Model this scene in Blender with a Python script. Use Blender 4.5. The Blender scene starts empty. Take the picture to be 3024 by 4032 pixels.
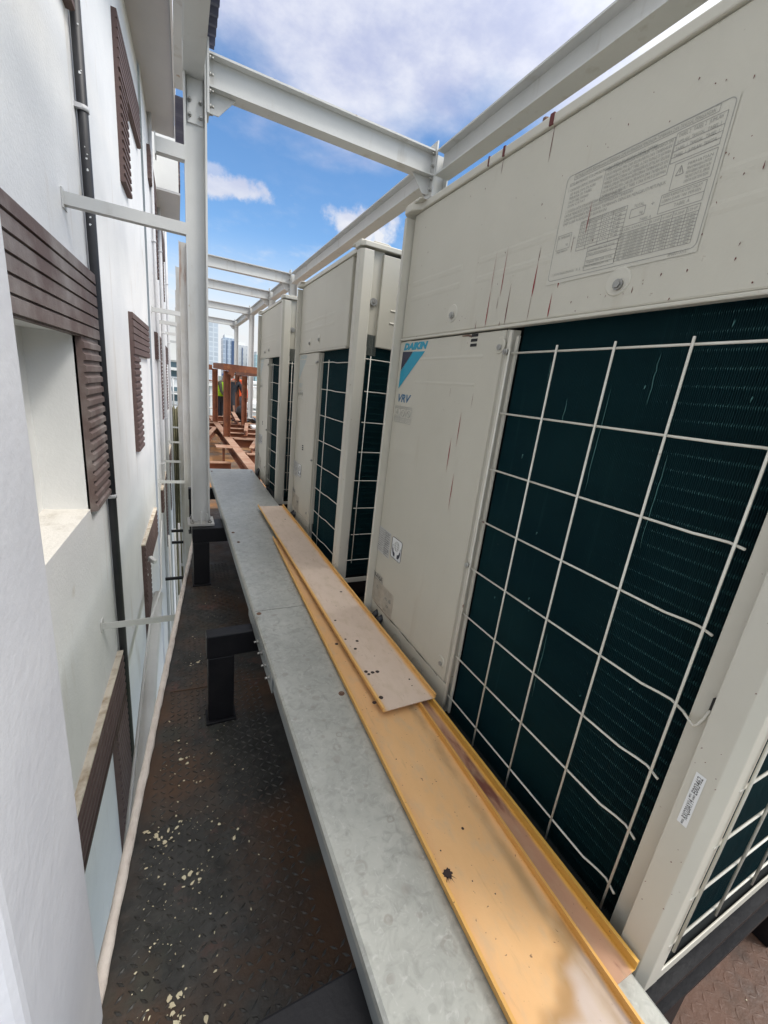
import bpy, bmesh, math, random
from mathutils import Vector, Matrix
random.seed(7)
D = bpy.data
sc = bpy.context.scene
COL = sc.collection

# ---------------------------------------------------------------- camera
cd = D.cameras.new("camera")
cam = D.objects.new("camera", cd)
COL.objects.link(cam)
cd.sensor_fit = 'AUTO'
cd.sensor_width = 36.0
cd.lens = 36.0 * 1614.06 / 4032.0
cd.clip_start = 0.02
cd.clip_end = 6000
RX, RU, RB = (0.89543196, -0.43138166, 0.11005209), (0.02531077, 0.29612593, 0.95481349), (-0.4444783, -0.85218501, 0.27607922)
cam.matrix_world = Matrix(((RX[0], RU[0], RB[0], 0), (RX[1], RU[1], RB[1], 0), (RX[2], RU[2], RB[2], 0), (0, 0, 0, 1)))
sc.camera = cam

# ---------------------------------------------------------------- world, sun, exposure
SUN_DIR = Vector((0.50, -0.42, 0.86)).normalized()        # towards the sun
w = D.worlds.new("World")
sc.world = w
w.use_nodes = True
nt = w.node_tree
nt.nodes.clear()
def N(tree, kind, **kw):
    n = tree.nodes.new(kind)
    for k, v in kw.items():
        setattr(n, k, v)
    return n
def wmath(op, a, b=None, c=None):
    n = N(nt, "ShaderNodeMath", operation=op)
    for i, x in enumerate((a, b, c)):
        if x is None:
            continue
        if isinstance(x, (int, float)):
            n.inputs[i].default_value = x
        else:
            nt.links.new(x, n.inputs[i])
    return n.outputs[0]
def wsmooth(x, a, b):
    n = N(nt, "ShaderNodeMapRange", interpolation_type='SMOOTHSTEP')
    n.inputs[1].default_value = a
    n.inputs[2].default_value = b
    nt.links.new(x, n.inputs[0])
    return n.outputs[0]
def wmix(f, a, b):
    n = N(nt, "ShaderNodeMix", data_type='RGBA')
    for i, x in ((0, f), (6, a), (7, b)):
        if isinstance(x, (int, float)):
            n.inputs[i].default_value = x
        elif isinstance(x, tuple):
            n.inputs[i].default_value = (*x, 1)
        else:
            nt.links.new(x, n.inputs[i])
    return n.outputs[2]
sky = N(nt, "ShaderNodeTexSky", sky_type='NISHITA', sun_disc=False)
sky.sun_elevation = math.asin(SUN_DIR.z)
sky.sun_rotation = math.atan2(SUN_DIR.x, SUN_DIR.y)
sky.air_density = 1.0
sky.dust_density = 0.6
sky.ozone_density = 2.5
tc = N(nt, "ShaderNodeTexCoord")
sx = N(nt, "ShaderNodeSeparateXYZ")
nt.links.new(tc.outputs["Generated"], sx.inputs[0])
X_, Y_, Z_ = sx.outputs
zz = wmath('ADD', wmath('MAXIMUM', Z_, 0.0), 0.16)
cv = N(nt, "ShaderNodeCombineXYZ")
nt.links.new(wmath('DIVIDE', X_, zz), cv.inputs[0])
nt.links.new(wmath('DIVIDE', Y_, zz), cv.inputs[1])
def wnoise(scale, detail, rough=0.55, vec=None, off=0.0):
    n = N(nt, "ShaderNodeTexNoise")
    n.inputs["Scale"].default_value = scale
    n.inputs["Detail"].default_value = detail
    n.inputs["Roughness"].default_value = rough
    mp = N(nt, "ShaderNodeMapping")
    mp.inputs["Location"].default_value = (off, off * 0.7, off * 1.3)
    nt.links.new(vec or cv.outputs[0], mp.inputs[0])
    nt.links.new(mp.outputs[0], n.inputs["Vector"])
    return n.outputs[0]
n1 = wnoise(1.7, 9, 0.55, off=3.1)
n2 = wnoise(5.0, 8, 0.62, off=7.7)
n3 = wnoise(13.0, 9, 0.62, tc.outputs["Generated"], off=1.2)
# the bank of cloud overhead, thinning towards the horizon
bank = wsmooth(wmath('ADD', Z_, wmath('MULTIPLY', wmath('SUBTRACT', n1, 0.5), 0.34)), 0.405, 0.50)
# small separate clouds lower down
def puff(d, r, sx_, sz_):
    d = Vector(d).normalized()
    dx = wmath('DIVIDE', wmath('SUBTRACT', X_, d.x), sx_)
    dz = wmath('DIVIDE', wmath('SUBTRACT', Z_, d.z), sz_)
    dist = wmath('SQRT', wmath('ADD', wmath('MULTIPLY', dx, dx), wmath('MULTIPLY', dz, dz)))
    dist = wmath('ADD', dist, wmath('MULTIPLY', wmath('SUBTRACT', n3, 0.46), 4.0))
    return wmath('MULTIPLY', wmath('SUBTRACT', 1.0, wsmooth(dist, 0.45, 1.25)), r)
puffs = wmath('MAXIMUM', wmath('MAXIMUM', puff((0.130, 0.937, 0.330), 0.95, 0.085, 0.021), puff((0.34, 0.89, 0.318), 0.95, 0.08, 0.034)), puff((0.06, 0.93, 0.345), 0.6, 0.035, 0.014))
wisps = wmath('MULTIPLY', wsmooth(n2, 0.5, 0.8), wmath('MULTIPLY', wsmooth(Z_, 0.42, 0.2), 0.35))
low = wmath('MULTIPLY', wmath('SUBTRACT', 1.0, wsmooth(Z_, 0.06, 0.29)), 0.97)
cover = wmath('MINIMUM', wmath('ADD', wmath('MAXIMUM', wmath('MAXIMUM', bank, puffs), low), wisps), 1.0)
shade = wsmooth(n2, 0.30, 0.72)
cloud = wmix(shade, (0.56, 0.62, 0.87), (0.90, 0.93, 1.05))
cloud = wmix(wsmooth(Z_, 0.40, 0.22), cloud, (0.96, 0.98, 1.0))
# cloud brightness added round the hidden sun, out of view, to light the walls
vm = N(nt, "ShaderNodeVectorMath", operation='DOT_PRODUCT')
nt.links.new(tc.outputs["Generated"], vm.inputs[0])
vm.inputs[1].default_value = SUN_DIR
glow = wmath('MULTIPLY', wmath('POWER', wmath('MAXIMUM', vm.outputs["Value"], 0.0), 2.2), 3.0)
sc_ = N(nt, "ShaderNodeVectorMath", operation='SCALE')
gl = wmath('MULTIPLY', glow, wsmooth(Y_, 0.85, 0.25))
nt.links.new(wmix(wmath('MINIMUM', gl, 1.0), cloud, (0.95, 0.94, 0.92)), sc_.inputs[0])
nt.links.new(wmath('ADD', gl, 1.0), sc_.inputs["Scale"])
bgS = N(nt, "ShaderNodeBackground")
bgS.inputs[1].default_value = 0.15
hue = N(nt, "ShaderNodeHueSaturation")
hue.inputs["Saturation"].default_value = 1.18
nt.links.new(sky.outputs[0], hue.inputs["Color"])
nt.links.new(hue.outputs[0], bgS.inputs[0])
bgC = N(nt, "ShaderNodeBackground")
bgC.inputs[1].default_value = 0.70
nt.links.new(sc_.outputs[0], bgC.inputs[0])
mx = N(nt, "ShaderNodeMixShader")
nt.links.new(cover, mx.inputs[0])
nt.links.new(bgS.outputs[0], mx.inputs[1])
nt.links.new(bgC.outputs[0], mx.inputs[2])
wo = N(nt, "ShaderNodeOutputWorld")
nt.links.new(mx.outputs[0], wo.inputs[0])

sl = D.lights.new("sun", 'SUN')
sl.energy = 1.5
sl.angle = math.radians(14)
sl.color = (1.0, 0.955, 0.89)
so = D.objects.new("sun", sl)
COL.objects.link(so)
so.rotation_euler = SUN_DIR.to_track_quat('Z', 'Y').to_euler()
so.location = (4, -4, 8)
sc.view_settings.view_transform = 'Standard'
sc.view_settings.look = 'None'
sc.view_settings.gamma = 1
sc.view_settings.use_curve_mapping = False
sc.view_settings.exposure = 0.40
sc.cycles.max_bounces = 8
sc.cycles.diffuse_bounces = 5
sc.cycles.caustics_reflective = False
sc.cycles.caustics_refractive = False

# ---------------------------------------------------------------- materials
def material(name, c1, c2=None, scale=6.0, rough=0.5, metal=0.0, detail=6, lo=0.35, hi=0.65, spots=None, bump=0.0, bscale=60.0,
             stretch=(1, 1, 1), spec=0.5, streak=None, obj=False):
    """Principled surface: two colours mixed by noise, optional flecks (colour, scale, threshold), optional streaks, optional bump."""
    m = D.materials.new(name)
    m.use_nodes = True
    t = m.node_tree
    b = t.nodes["Principled BSDF"]
    b.inputs["Roughness"].default_value = rough
    b.inputs["Metallic"].default_value = metal
    b.inputs["Specular IOR Level"].default_value = spec
    if obj:
        vec = N(t, "ShaderNodeTexCoord").outputs["Object"]
    else:
        vec = N(t, "ShaderNodeNewGeometry").outputs["Position"]
    def noise(s, d, r=0.55, st=(1, 1, 1), loc=(0, 0, 0)):
        mp = N(t, "ShaderNodeMapping")
        mp.inputs["Scale"].default_value = st
        mp.inputs["Location"].default_value = loc
        t.links.new(vec, mp.inputs[0])
        n = N(t, "ShaderNodeTexNoise")
        n.inputs["Scale"].default_value = s
        n.inputs["Detail"].default_value = d
        n.inputs["Roughness"].default_value = r
        t.links.new(mp.outputs[0], n.inputs["Vector"])
        return n.outputs[0]
    def ramp(x, a, c):
        r = N(t, "ShaderNodeMapRange")
        r.inputs[1].default_value = a
        r.inputs[2].default_value = c
        t.links.new(x, r.inputs[0])
        return r.outputs[0]
    def mix(f, a, c):
        n = N(t, "ShaderNodeMix", data_type='RGBA')
        t.links.new(f, n.inputs[0])
        for i, x in ((6, a), (7, c)):
            if isinstance(x, tuple):
                n.inputs[i].default_value = (*x, 1)
            else:
                t.links.new(x, n.inputs[i])
        return n.outputs[2]
    colour = None
    if c2:
        colour = mix(ramp(noise(scale, detail, 0.6, stretch), lo, hi), c1, c2)
    if streak:
        c, s, th, st = streak
        colour = mix(ramp(noise(s, 5, 0.6, st, (3, 1, 2)), th, th + 0.16), colour or c1, c)
    for k, (c, s, th) in enumerate(spots or []):
        colour = mix(ramp(noise(s, 3, 0.5, (1, 1, 1), (k * 3.3, 1.7, 5)), th, th + 0.05), colour or c1, c)
    if colour:
        t.links.new(colour, b.inputs["Base Color"])
    else:
        b.inputs["Base Color"].default_value = (*c1, 1)
    if bump:
        bn = N(t, "ShaderNodeBump")
        bn.inputs["Strength"].default_value = bump
        bn.inputs["Distance"].default_value = 0.004
        t.links.new(noise(bscale, 6, 0.6), bn.inputs["Height"])
        t.links.new(bn.outputs[0], b.inputs["Normal"])
    m["mix"] = 0
    return m

WHITE = material("white_render", (0.80, 0.80, 0.80), (0.71, 0.715, 0.725), 1.6, 0.75, bump=0.45, bscale=55, streak=((0.63, 0.60, 0.57), 3.0, 0.60, (2.2, 2.2, 0.35)), spots=[((0.60, 0.57, 0.53), 2.2, 0.70)])
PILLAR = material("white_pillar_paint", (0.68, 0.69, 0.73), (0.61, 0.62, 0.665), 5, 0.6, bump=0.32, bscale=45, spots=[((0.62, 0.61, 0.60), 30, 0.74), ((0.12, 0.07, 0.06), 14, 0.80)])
LEDGE = material("dirty_cream_ledge", (0.70, 0.63, 0.53), (0.36, 0.26, 0.16), 14, 0.9, bump=0.8, bscale=50, lo=0.45, hi=0.75)
SILL = material("weathered_white_sill", (0.72, 0.69, 0.64), (0.48, 0.44, 0.38), 9, 0.9, bump=0.9, bscale=40, lo=0.5, hi=0.8)
NICHE = material("cream_niche_paint", (0.765, 0.77, 0.76), (0.72, 0.725, 0.715), 3, 0.8, bump=0.3)
TILE = material("brown_lap_tile", (0.125, 0.086, 0.078), (0.27, 0.24, 0.225), 3.4, 0.75, bump=0.4, bscale=90, lo=0.46, hi=0.74, detail=8)
TILE_DARK = material("dark_brown_ribbed_tile", (0.105, 0.066, 0.060), (0.145, 0.105, 0.096), 3.4, 0.75, bump=0.4, bscale=90, lo=0.5, hi=0.8)
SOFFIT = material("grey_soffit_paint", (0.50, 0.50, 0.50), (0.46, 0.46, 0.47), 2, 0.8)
CREAM = material("cream_cabinet_paint", (0.53, 0.505, 0.43), (0.485, 0.462, 0.39), 2.2, 0.42, bump=0.08, bscale=120, streak=((0.47, 0.435, 0.36), 6.0, 0.60, (1, 3, 0.35)), spots=[((0.30, 0.25, 0.19), 85, 0.745)])
CREAM_POST = material("cream_post_paint", (0.565, 0.54, 0.465), (0.52, 0.498, 0.43), 2.5, 0.36, spots=[((0.28, 0.21, 0.15), 75, 0.735)])
CREAM_WIRE = material("cream_wire_coating", (0.70, 0.68, 0.61), (0.60, 0.575, 0.50), 12, 0.35, spots=[((0.16, 0.05, 0.04), 30, 0.70)])
GAP = material("dark_gap", (0.02, 0.02, 0.02), rough=0.9)
INNER = material("dark_cabinet_inside", (0.006, 0.010, 0.012), rough=0.8)
STEEL = material("light_grey_steel_paint", (0.58, 0.58, 0.565), (0.52, 0.525, 0.515), 2.5, 0.5, bump=0.1, bscale=90, streak=((0.43, 0.41, 0.375), 4, 0.58, (2.5, 2.5, 0.4)), spots=[((0.33, 0.24, 0.17), 16, 0.745)])
STEEL_OLD = material("stained_grey_steel_paint", (0.50, 0.50, 0.49), (0.42, 0.40, 0.37), 3, 0.55, streak=((0.26, 0.13, 0.07), 3, 0.60, (3, 3, 0.4)))
GALV = None
GALV_SIDE = material("galvanised_side", (0.30, 0.325, 0.33), (0.26, 0.28, 0.285), 6, 0.45, metal=0.4)
BOLT = material("zinc_bolt", (0.42, 0.42, 0.40), (0.30, 0.29, 0.27), 40, 0.4, metal=0.7)
RUSTY_BOLT = material("rusty_bolt", (0.22, 0.13, 0.09), (0.12, 0.07, 0.05), 60, 0.7, metal=0.3)
BLACK = material("black_steel_paint", (0.005, 0.005, 0.007), (0.016, 0.016, 0.017), 7, 0.5, bump=0.25, bscale=60, lo=0.5, hi=0.85, spec=0.3)
PIPE_BLACK = material("black_pipe", (0.012, 0.013, 0.018), (0.03, 0.03, 0.034), 6, 0.5)
PIPE_GREY = material("grey_pipe", (0.55, 0.55, 0.56), (0.48, 0.48, 0.5), 5, 0.5)
PVC = material("white_plastic_duct", (0.76, 0.76, 0.74), (0.68, 0.68, 0.66), 4, 0.4)
RUST = material("rusty_primer_steel", (0.27, 0.095, 0.043), (0.16, 0.06, 0.033), 6, 0.8, bump=0.3, spots=[((0.30, 0.12, 0.05), 12, 0.62)])
RUST_TOP = material("pale_rust_flange", (0.42, 0.27, 0.19), (0.30, 0.15, 0.09), 7, 0.8)
RUST_PLATE = material("rusty_deck_plate", (0.40, 0.20, 0.08), (0.20, 0.16, 0.13), 1.9, 0.75, lo=0.42, hi=0.6, detail=7, spots=[((0.48, 0.24, 0.09), 5, 0.60)])
CONCRETE = material("cement_pipe", (0.66, 0.59, 0.53), (0.53, 0.455, 0.40), 22, 0.85, bump=0.9, bscale=55, lo=0.4, hi=0.75, spots=[((0.22, 0.10, 0.08), 16, 0.74)])
INK = material("dark_print_ink", (0.10, 0.10, 0.10), rough=0.6)
INK_SOFT = material("faded_print_ink", (0.31, 0.305, 0.275), rough=0.6)
FADED = material("faded_sun_bleached_print", (0.42, 0.47, 0.46), rough=0.6)
NAVY = material("navy_print", (0.018, 0.022, 0.045), rough=0.45)
CYAN = material("cyan_print", (0.008, 0.27, 0.40), rough=0.42)
BLUE_INK = material("steel_blue_print", (0.035, 0.13, 0.24), rough=0.4)
FILM = material("clear_label_film", (0.525, 0.505, 0.435), rough=0.3)
STICKER = material("white_sticker", (0.74, 0.75, 0.75), rough=0.4)
SILVER = material("silver_sticker", (0.50, 0.50, 0.49), (0.44, 0.44, 0.42), 30, 0.35)
BROWN_FILM = material("brownish_label", (0.45, 0.41, 0.34), (0.36, 0.32, 0.26), 40, 0.5)
RED_DRIP = material("dried_red_paint", (0.24, 0.012, 0.018), rough=0.5)
DARK_DRIP = material("dark_dirt_drip", (0.12, 0.026, 0.025), rough=0.7)
STAIN = material("dark_brown_paint_spot", (0.030, 0.016, 0.014), rough=0.6)
FLAKE = material("cream_paint_flake", (0.66, 0.60, 0.42), (0.50, 0.42, 0.28), 30, 0.8)
TEAL_TUBE = material("teal_copper_tube", (0.065, 0.175, 0.17), (0.035, 0.11, 0.11), 30, 0.4, metal=0.4)
ROOF_SHEET = material("navy_roof_sheet", (0.055, 0.062, 0.115), (0.08, 0.085, 0.13), 2, 0.5)

def floor_material():
    m = D.materials.new("dark_checker_plate")
    m.use_nodes = True
    t = m.node_tree
    b = t.nodes["Principled BSDF"]
    pos = N(t, "ShaderNodeNewGeometry").outputs["Position"]
    def noise(s, d, loc=(0, 0, 0), r=0.6):
        mp = N(t, "ShaderNodeMapping")
        mp.inputs["Location"].default_value = loc
        t.links.new(pos, mp.inputs[0])
        n = N(t, "ShaderNodeTexNoise")
        n.inputs["Scale"].default_value = s
        n.inputs["Detail"].default_value = d
        n.inputs["Roughness"].default_value = r
        t.links.new(mp.outputs[0], n.inputs["Vector"])
        return n.outputs[0]
    def ramp(x, a, c):
        r = N(t, "ShaderNodeMapRange")
        r.inputs[1].default_value = a
        r.inputs[2].default_value = c
        t.links.new(x, r.inputs[0])
        return r.outputs[0]
    def mix(f, a, c):
        n = N(t, "ShaderNodeMix", data_type='RGBA')
        t.links.new(f, n.inputs[0])
        for i, x in ((6, a), (7, c)):
            if isinstance(x, tuple):
                n.inputs[i].default_value = (*x, 1)
            else:
                t.links.new(x, n.inputs[i])
        return n.outputs[2]
    c = mix(ramp(noise(26, 8), 0.35, 0.7), (0.013, 0.013, 0.0115), (0.040, 0.038, 0.034))
    c = mix(ramp(noise(2.6, 6, (4, 2, 0)), 0.44, 0.64), c, (0.072, 0.035, 0.0155))
    c = mix(ramp(noise(9, 5, (9, 1, 0)), 0.60, 0.72), c, (0.085, 0.040, 0.030))
    sp = N(t, "ShaderNodeSeparateXYZ")
    t.links.new(pos, sp.inputs[0])
    mm = N(t, "ShaderNodeMath", operation='MULTIPLY')
    t.links.new(ramp(sp.outputs[0], 0.55, 0.8), mm.inputs[0])
    t.links.new(ramp(noise(5, 6, (3, 3, 0)), 0.22, 0.48), mm.inputs[1])
    c = mix(mm.outputs[0], c, (0.115, 0.058, 0.036))
    c = mix(ramp(noise(4, 5, (1, 8, 0)), 0.60, 0.75), c, (0.030, 0.036, 0.028))
    c = mix(ramp(noise(60, 3, (1, 3, 0)), 0.72, 0.76), c, (0.20, 0.18, 0.14))
    t.links.new(c, b.inputs["Base Color"])
    r = N(t, "ShaderNodeMapRange")
    r.inputs[1].default_value, r.inputs[2].default_value = 0.3, 0.7
    r.inputs[3].default_value, r.inputs[4].default_value = 0.42, 0.8
    t.links.new(noise(7, 6, (2, 2, 2)), r.inputs[0])
    t.links.new(r.outputs[0], b.inputs["Roughness"])
    bn = N(t, "ShaderNodeBump")
    bn.inputs["Strength"].default_value = 0.5
    bn.inputs["Distance"].default_value = 0.004
    t.links.new(noise(70, 6), bn.inputs["Height"])
    t.links.new(bn.outputs[0], b.inputs["Normal"])
    return m
FLOOR = floor_material()

def galv_material():
    """Weathered galvanised sheet: mottled spangle, smudges, dried water rings and small dark specks."""
    m = D.materials.new("weathered_galvanised_sheet")
    m.use_nodes = True
    t = m.node_tree
    b = t.nodes["Principled BSDF"]
    b.inputs["Metallic"].default_value = 0.4
    pos = N(t, "ShaderNodeNewGeometry").outputs["Position"]
    def noise(s, d, loc=(0, 0, 0), r=0.6, dist=0.0):
        mp = N(t, "ShaderNodeMapping")
        mp.inputs["Location"].default_value = loc
        t.links.new(pos, mp.inputs[0])
        n = N(t, "ShaderNodeTexNoise")
        n.inputs["Scale"].default_value = s
        n.inputs["Detail"].default_value = d
        n.inputs["Roughness"].default_value = r
        n.inputs["Distortion"].default_value = dist
        t.links.new(mp.outputs[0], n.inputs["Vector"])
        return n.outputs[0]
    def ramp(x, a, c, hi=1.0):
        r = N(t, "ShaderNodeMapRange")
        r.inputs[1].default_value = a
        r.inputs[2].default_value = c
        r.inputs[4].default_value = hi
        t.links.new(x, r.inputs[0])
        return r.outputs[0]
    def mth(op, a, c=0.0):
        n = N(t, "ShaderNodeMath", operation=op)
        for i, x in enumerate((a, c)):
            if isinstance(x, (int, float)):
                n.inputs[i].default_value = x
            else:
                t.links.new(x, n.inputs[i])
        return n.outputs[0]
    def mix(f, a, c):
        n = N(t, "ShaderNodeMix", data_type='RGBA')
        t.links.new(f, n.inputs[0])
        for i, x in ((6, a), (7, c)):
            if isinstance(x, tuple):
                n.inputs[i].default_value = (*x, 1)
            else:
                t.links.new(x, n.inputs[i])
        return n.outputs[2]
    def voro(s, loc, rand=1.0):
        mp = N(t, "ShaderNodeMapping")
        mp.inputs["Location"].default_value = loc
        mp.inputs["Scale"].default_value = (1, 1, 0)
        t.links.new(pos, mp.inputs[0])
        ad = N(t, "ShaderNodeVectorMath", operation='ADD')
        wv = N(t, "ShaderNodeTexNoise")
        wv.inputs["Scale"].default_value = 40
        sc2 = N(t, "ShaderNodeVectorMath", operation='SCALE')
        sc2.inputs["Scale"].default_value = 0.012
        t.links.new(pos, wv.inputs["Vector"])
        t.links.new(wv.outputs["Color"], sc2.inputs[0])
        t.links.new(mp.outputs[0], ad.inputs[0])
        t.links.new(sc2.outputs[0], ad.inputs[1])
        n = N(t, "ShaderNodeTexVoronoi")
        n.inputs["Scale"].default_value = s
        n.inputs["Randomness"].default_value = rand
        t.links.new(ad.outputs[0], n.inputs["Vector"])
        return n.outputs["Distance"], n.outputs["Color"]
    c = mix(ramp(noise(9, 8, r=0.65), 0.32, 0.68), (0.465, 0.468, 0.43), (0.375, 0.38, 0.35))
    c = mix(ramp(noise(34, 6, (3, 1, 0), dist=1.2), 0.46, 0.72, 0.65), c, (0.26, 0.262, 0.24))
    c = mix(ramp(noise(60, 5, (1, 7, 0), dist=1.5), 0.56, 0.74, 0.6), c, (0.58, 0.58, 0.55))
    for k, (sc3, r0, r1, amt, col) in enumerate(((24, 0.22, 0.30, 0.34, (0.20, 0.17, 0.145)), (38, 0.20, 0.30, 0.38, (0.24, 0.21, 0.18)))):
        d, cc = voro(sc3, (k * 1.7, k * 2.3, 0))
        sp = N(t, "ShaderNodeSeparateXYZ")
        t.links.new(cc, sp.inputs[0])
        ring = mth('MULTIPLY', ramp(d, r0 - 0.04, r0), ramp(d, r1 + 0.04, r1))
        pick = ramp(sp.outputs[0], 0.82, 0.86)
        patchy = ramp(noise(18, 4, (k, 2, 3)), 0.42, 0.62)
        c = mix(mth('MULTIPLY', mth('MULTIPLY', ring, pick), mth('MULTIPLY', patchy, amt)), c, col)
        fill = mth('MULTIPLY', ramp(d, r1, r0 - 0.05), ramp(sp.outputs[1], 0.80, 0.84, 0.32))
        c = mix(fill, c, (0.25, 0.22, 0.19))
    d, cc = voro(60, (9, 4, 0))
    sp = N(t, "ShaderNodeSeparateXYZ")
    t.links.new(cc, sp.inputs[0])
    c = mix(mth('MULTIPLY', ramp(d, 0.13, 0.09), ramp(sp.outputs[2], 0.90, 0.92)), c, (0.05, 0.04, 0.035))
    t.links.new(c, b.inputs["Base Color"])
    r = N(t, "ShaderNodeMapRange")
    r.inputs[3].default_value, r.inputs[4].default_value = 0.30, 0.55
    t.links.new(noise(16, 5, (5, 5, 5)), r.inputs[0])
    t.links.new(r.outputs[0], b.inputs["Roughness"])
    bn = N(t, "ShaderNodeBump")
    bn.inputs["Strength"].default_value = 0.12
    bn.inputs["Distance"].default_value = 0.003
    t.links.new(noise(45, 5, (2, 8, 0)), bn.inputs["Height"])
    t.links.new(bn.outputs[0], b.inputs["Normal"])
    return m
GALV = galv_material()

COIL = material("teal_coil_fin", (0.0060, 0.034, 0.044), (0.0105, 0.046, 0.053), 3.0, 0.5, spec=0.25, streak=((0.022, 0.075, 0.08), 1.6, 0.62, (34, 34, 1.2)), spots=[((0.10, 0.13, 0.12), 40, 0.76)])
COIL_BACK = material("dark_coil_depth", (0.003, 0.005, 0.006), rough=0.9, spec=0.1)

def tray_material(name, base, base2, lip, half, soft=0.02, patch=None, dirt=None, near=None):
    """Sheet painted in primer: 'base' in the middle, 'lip' colour towards and on the folded edges (object X across, Y along)."""
    m = D.materials.new(name)
    m.use_nodes = True
    t = m.node_tree
    b = t.nodes["Principled BSDF"]
    b.inputs["Roughness"].default_value = 0.55
    oc = N(t, "ShaderNodeTexCoord").outputs["Object"]
    s = N(t, "ShaderNodeSeparateXYZ")
    t.links.new(oc, s.inputs[0])
    def mth(op, a, c=0.0):
        n = N(t, "ShaderNodeMath", operation=op)
        for i, x in enumerate((a, c)):
            if isinstance(x, (int, float)):
                n.inputs[i].default_value = x
            else:
                t.links.new(x, n.inputs[i])
        return n.outputs[0]
    def noise(sca, d, st=(1, 1, 1), loc=(0, 0, 0)):
        mp = N(t, "ShaderNodeMapping")
        mp.inputs["Scale"].default_value = st
        mp.inputs["Location"].default_value = loc
        t.links.new(oc, mp.inputs[0])
        n = N(t, "ShaderNodeTexNoise")
        n.inputs["Scale"].default_value = sca
        n.inputs["Detail"].default_value = d
        n.inputs["Roughness"].default_value = 0.6
        t.links.new(mp.outputs[0], n.inputs["Vector"])
        return n.outputs[0]
    def ramp(x, a, c, hi=1.0):
        r = N(t, "ShaderNodeMapRange", interpolation_type='SMOOTHSTEP')
        r.inputs[1].default_value = a
        r.inputs[2].default_value = c
        r.inputs[4].default_value = hi
        t.links.new(x, r.inputs[0])
        return r.outputs[0]
    def mix(f, a, c):
        n = N(t, "ShaderNodeMix", data_type='RGBA')
        t.links.new(f, n.inputs[0])
        for i, x in ((6, a), (7, c)):
            if isinstance(x, tuple):
                n.inputs[i].default_value = (*x, 1)
            else:
                t.links.new(x, n.inputs[i])
        return n.outputs[2]
    c = mix(ramp(noise(7, 7, (1, 0.5, 1)), 0.3, 0.7), base, base2)
    if near:                                     # bare patch at the near end, ringed by a brown tide mark
        col, yy, ring = near
        d = mth('ADD', s.outputs[1], mth('MULTIPLY', mth('SUBTRACT', noise(5, 3), 0.5), 0.26))
        d = mth('SUBTRACT', d, mth('MULTIPLY', s.outputs[0], 0.9))
        c = mix(mth('MULTIPLY', ramp(d, yy + 0.055, yy + 0.015), 0.85), c, ring)
        c = mix(ramp(d, yy + 0.02, yy - 0.02), c, col)
    if dirt:                                     # grey grime line along one side
        col, x0, wd, amt = dirt
        d = mth('ABSOLUTE', mth('SUBTRACT', mth('ADD', s.outputs[0], mth('MULTIPLY', mth('SUBTRACT', noise(6, 6, (1, 0.6, 1), (4, 0, 0)), 0.5), 0.05)), x0))
        c = mix(mth('MULTIPLY', ramp(d, wd, 0.0), mth('MULTIPLY', ramp(noise(9, 6, (1, 0.4, 1)), 0.3, 0.6), amt)), c, col)
    if patch:
        col, th = patch
        c = mix(ramp(noise(11, 8, (1.6, 0.45, 1), (2, 0, 5)), th, th + 0.15), c, col)
    c = mix(ramp(noise(24, 9, (1.5, 0.7, 1), (7, 3, 1)), 0.45, 0.75, 0.45), c, (0.47, 0.36, 0.235))
    c = mix(ramp(noise(60, 4, (1, 0.12, 1), (1, 9, 1)), 0.62, 0.76, 0.4), c, (0.36, 0.22, 0.11))
    if lip:
        e = mth('ADD', mth('ABSOLUTE', s.outputs[0]), mth('MULTIPLY', mth('SUBTRACT', noise(8, 5), 0.5), 0.02))
        c = mix(ramp(e, half - soft, half), c, lip)
    c = mix(ramp(noise(140, 2), 0.70, 0.76, 0.8), c, (0.13, 0.07, 0.04))
    t.links.new(c, b.inputs["Base Color"])
    bn = N(t, "ShaderNodeBump")
    bn.inputs["Strength"].default_value = 0.12
    bn.inputs["Distance"].default_value = 0.003
    t.links.new(noise(90, 5), bn.inputs["Height"])
    t.links.new(bn.outputs[0], b.inputs["Normal"])
    return m
YEL = (0.70, 0.41, 0.135)
PINK = (0.66, 0.53, 0.43)
TRAY_TOP = tray_material("pink_primer_yellow_lips", PINK, (0.62, 0.49, 0.395), YEL, 0.081, 0.016)
TRAY_MID = tray_material("yellow_primer_sheet", (0.70, 0.425, 0.20), (0.64, 0.375, 0.165), (0.64, 0.35, 0.095), 0.086, 0.008, dirt=((0.30, 0.20, 0.10), 0.066, 0.024, 0.8), near=((0.50, 0.405, 0.345), 0.150, (0.33, 0.19, 0.075)))
TRAY_LOW = tray_material("stained_pink_primer", (0.48, 0.285, 0.18), (0.37, 0.20, 0.13), (0.66, 0.38, 0.08), 0.056, 0.010, patch=((0.16, 0.055, 0.04), 0.50))

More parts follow.
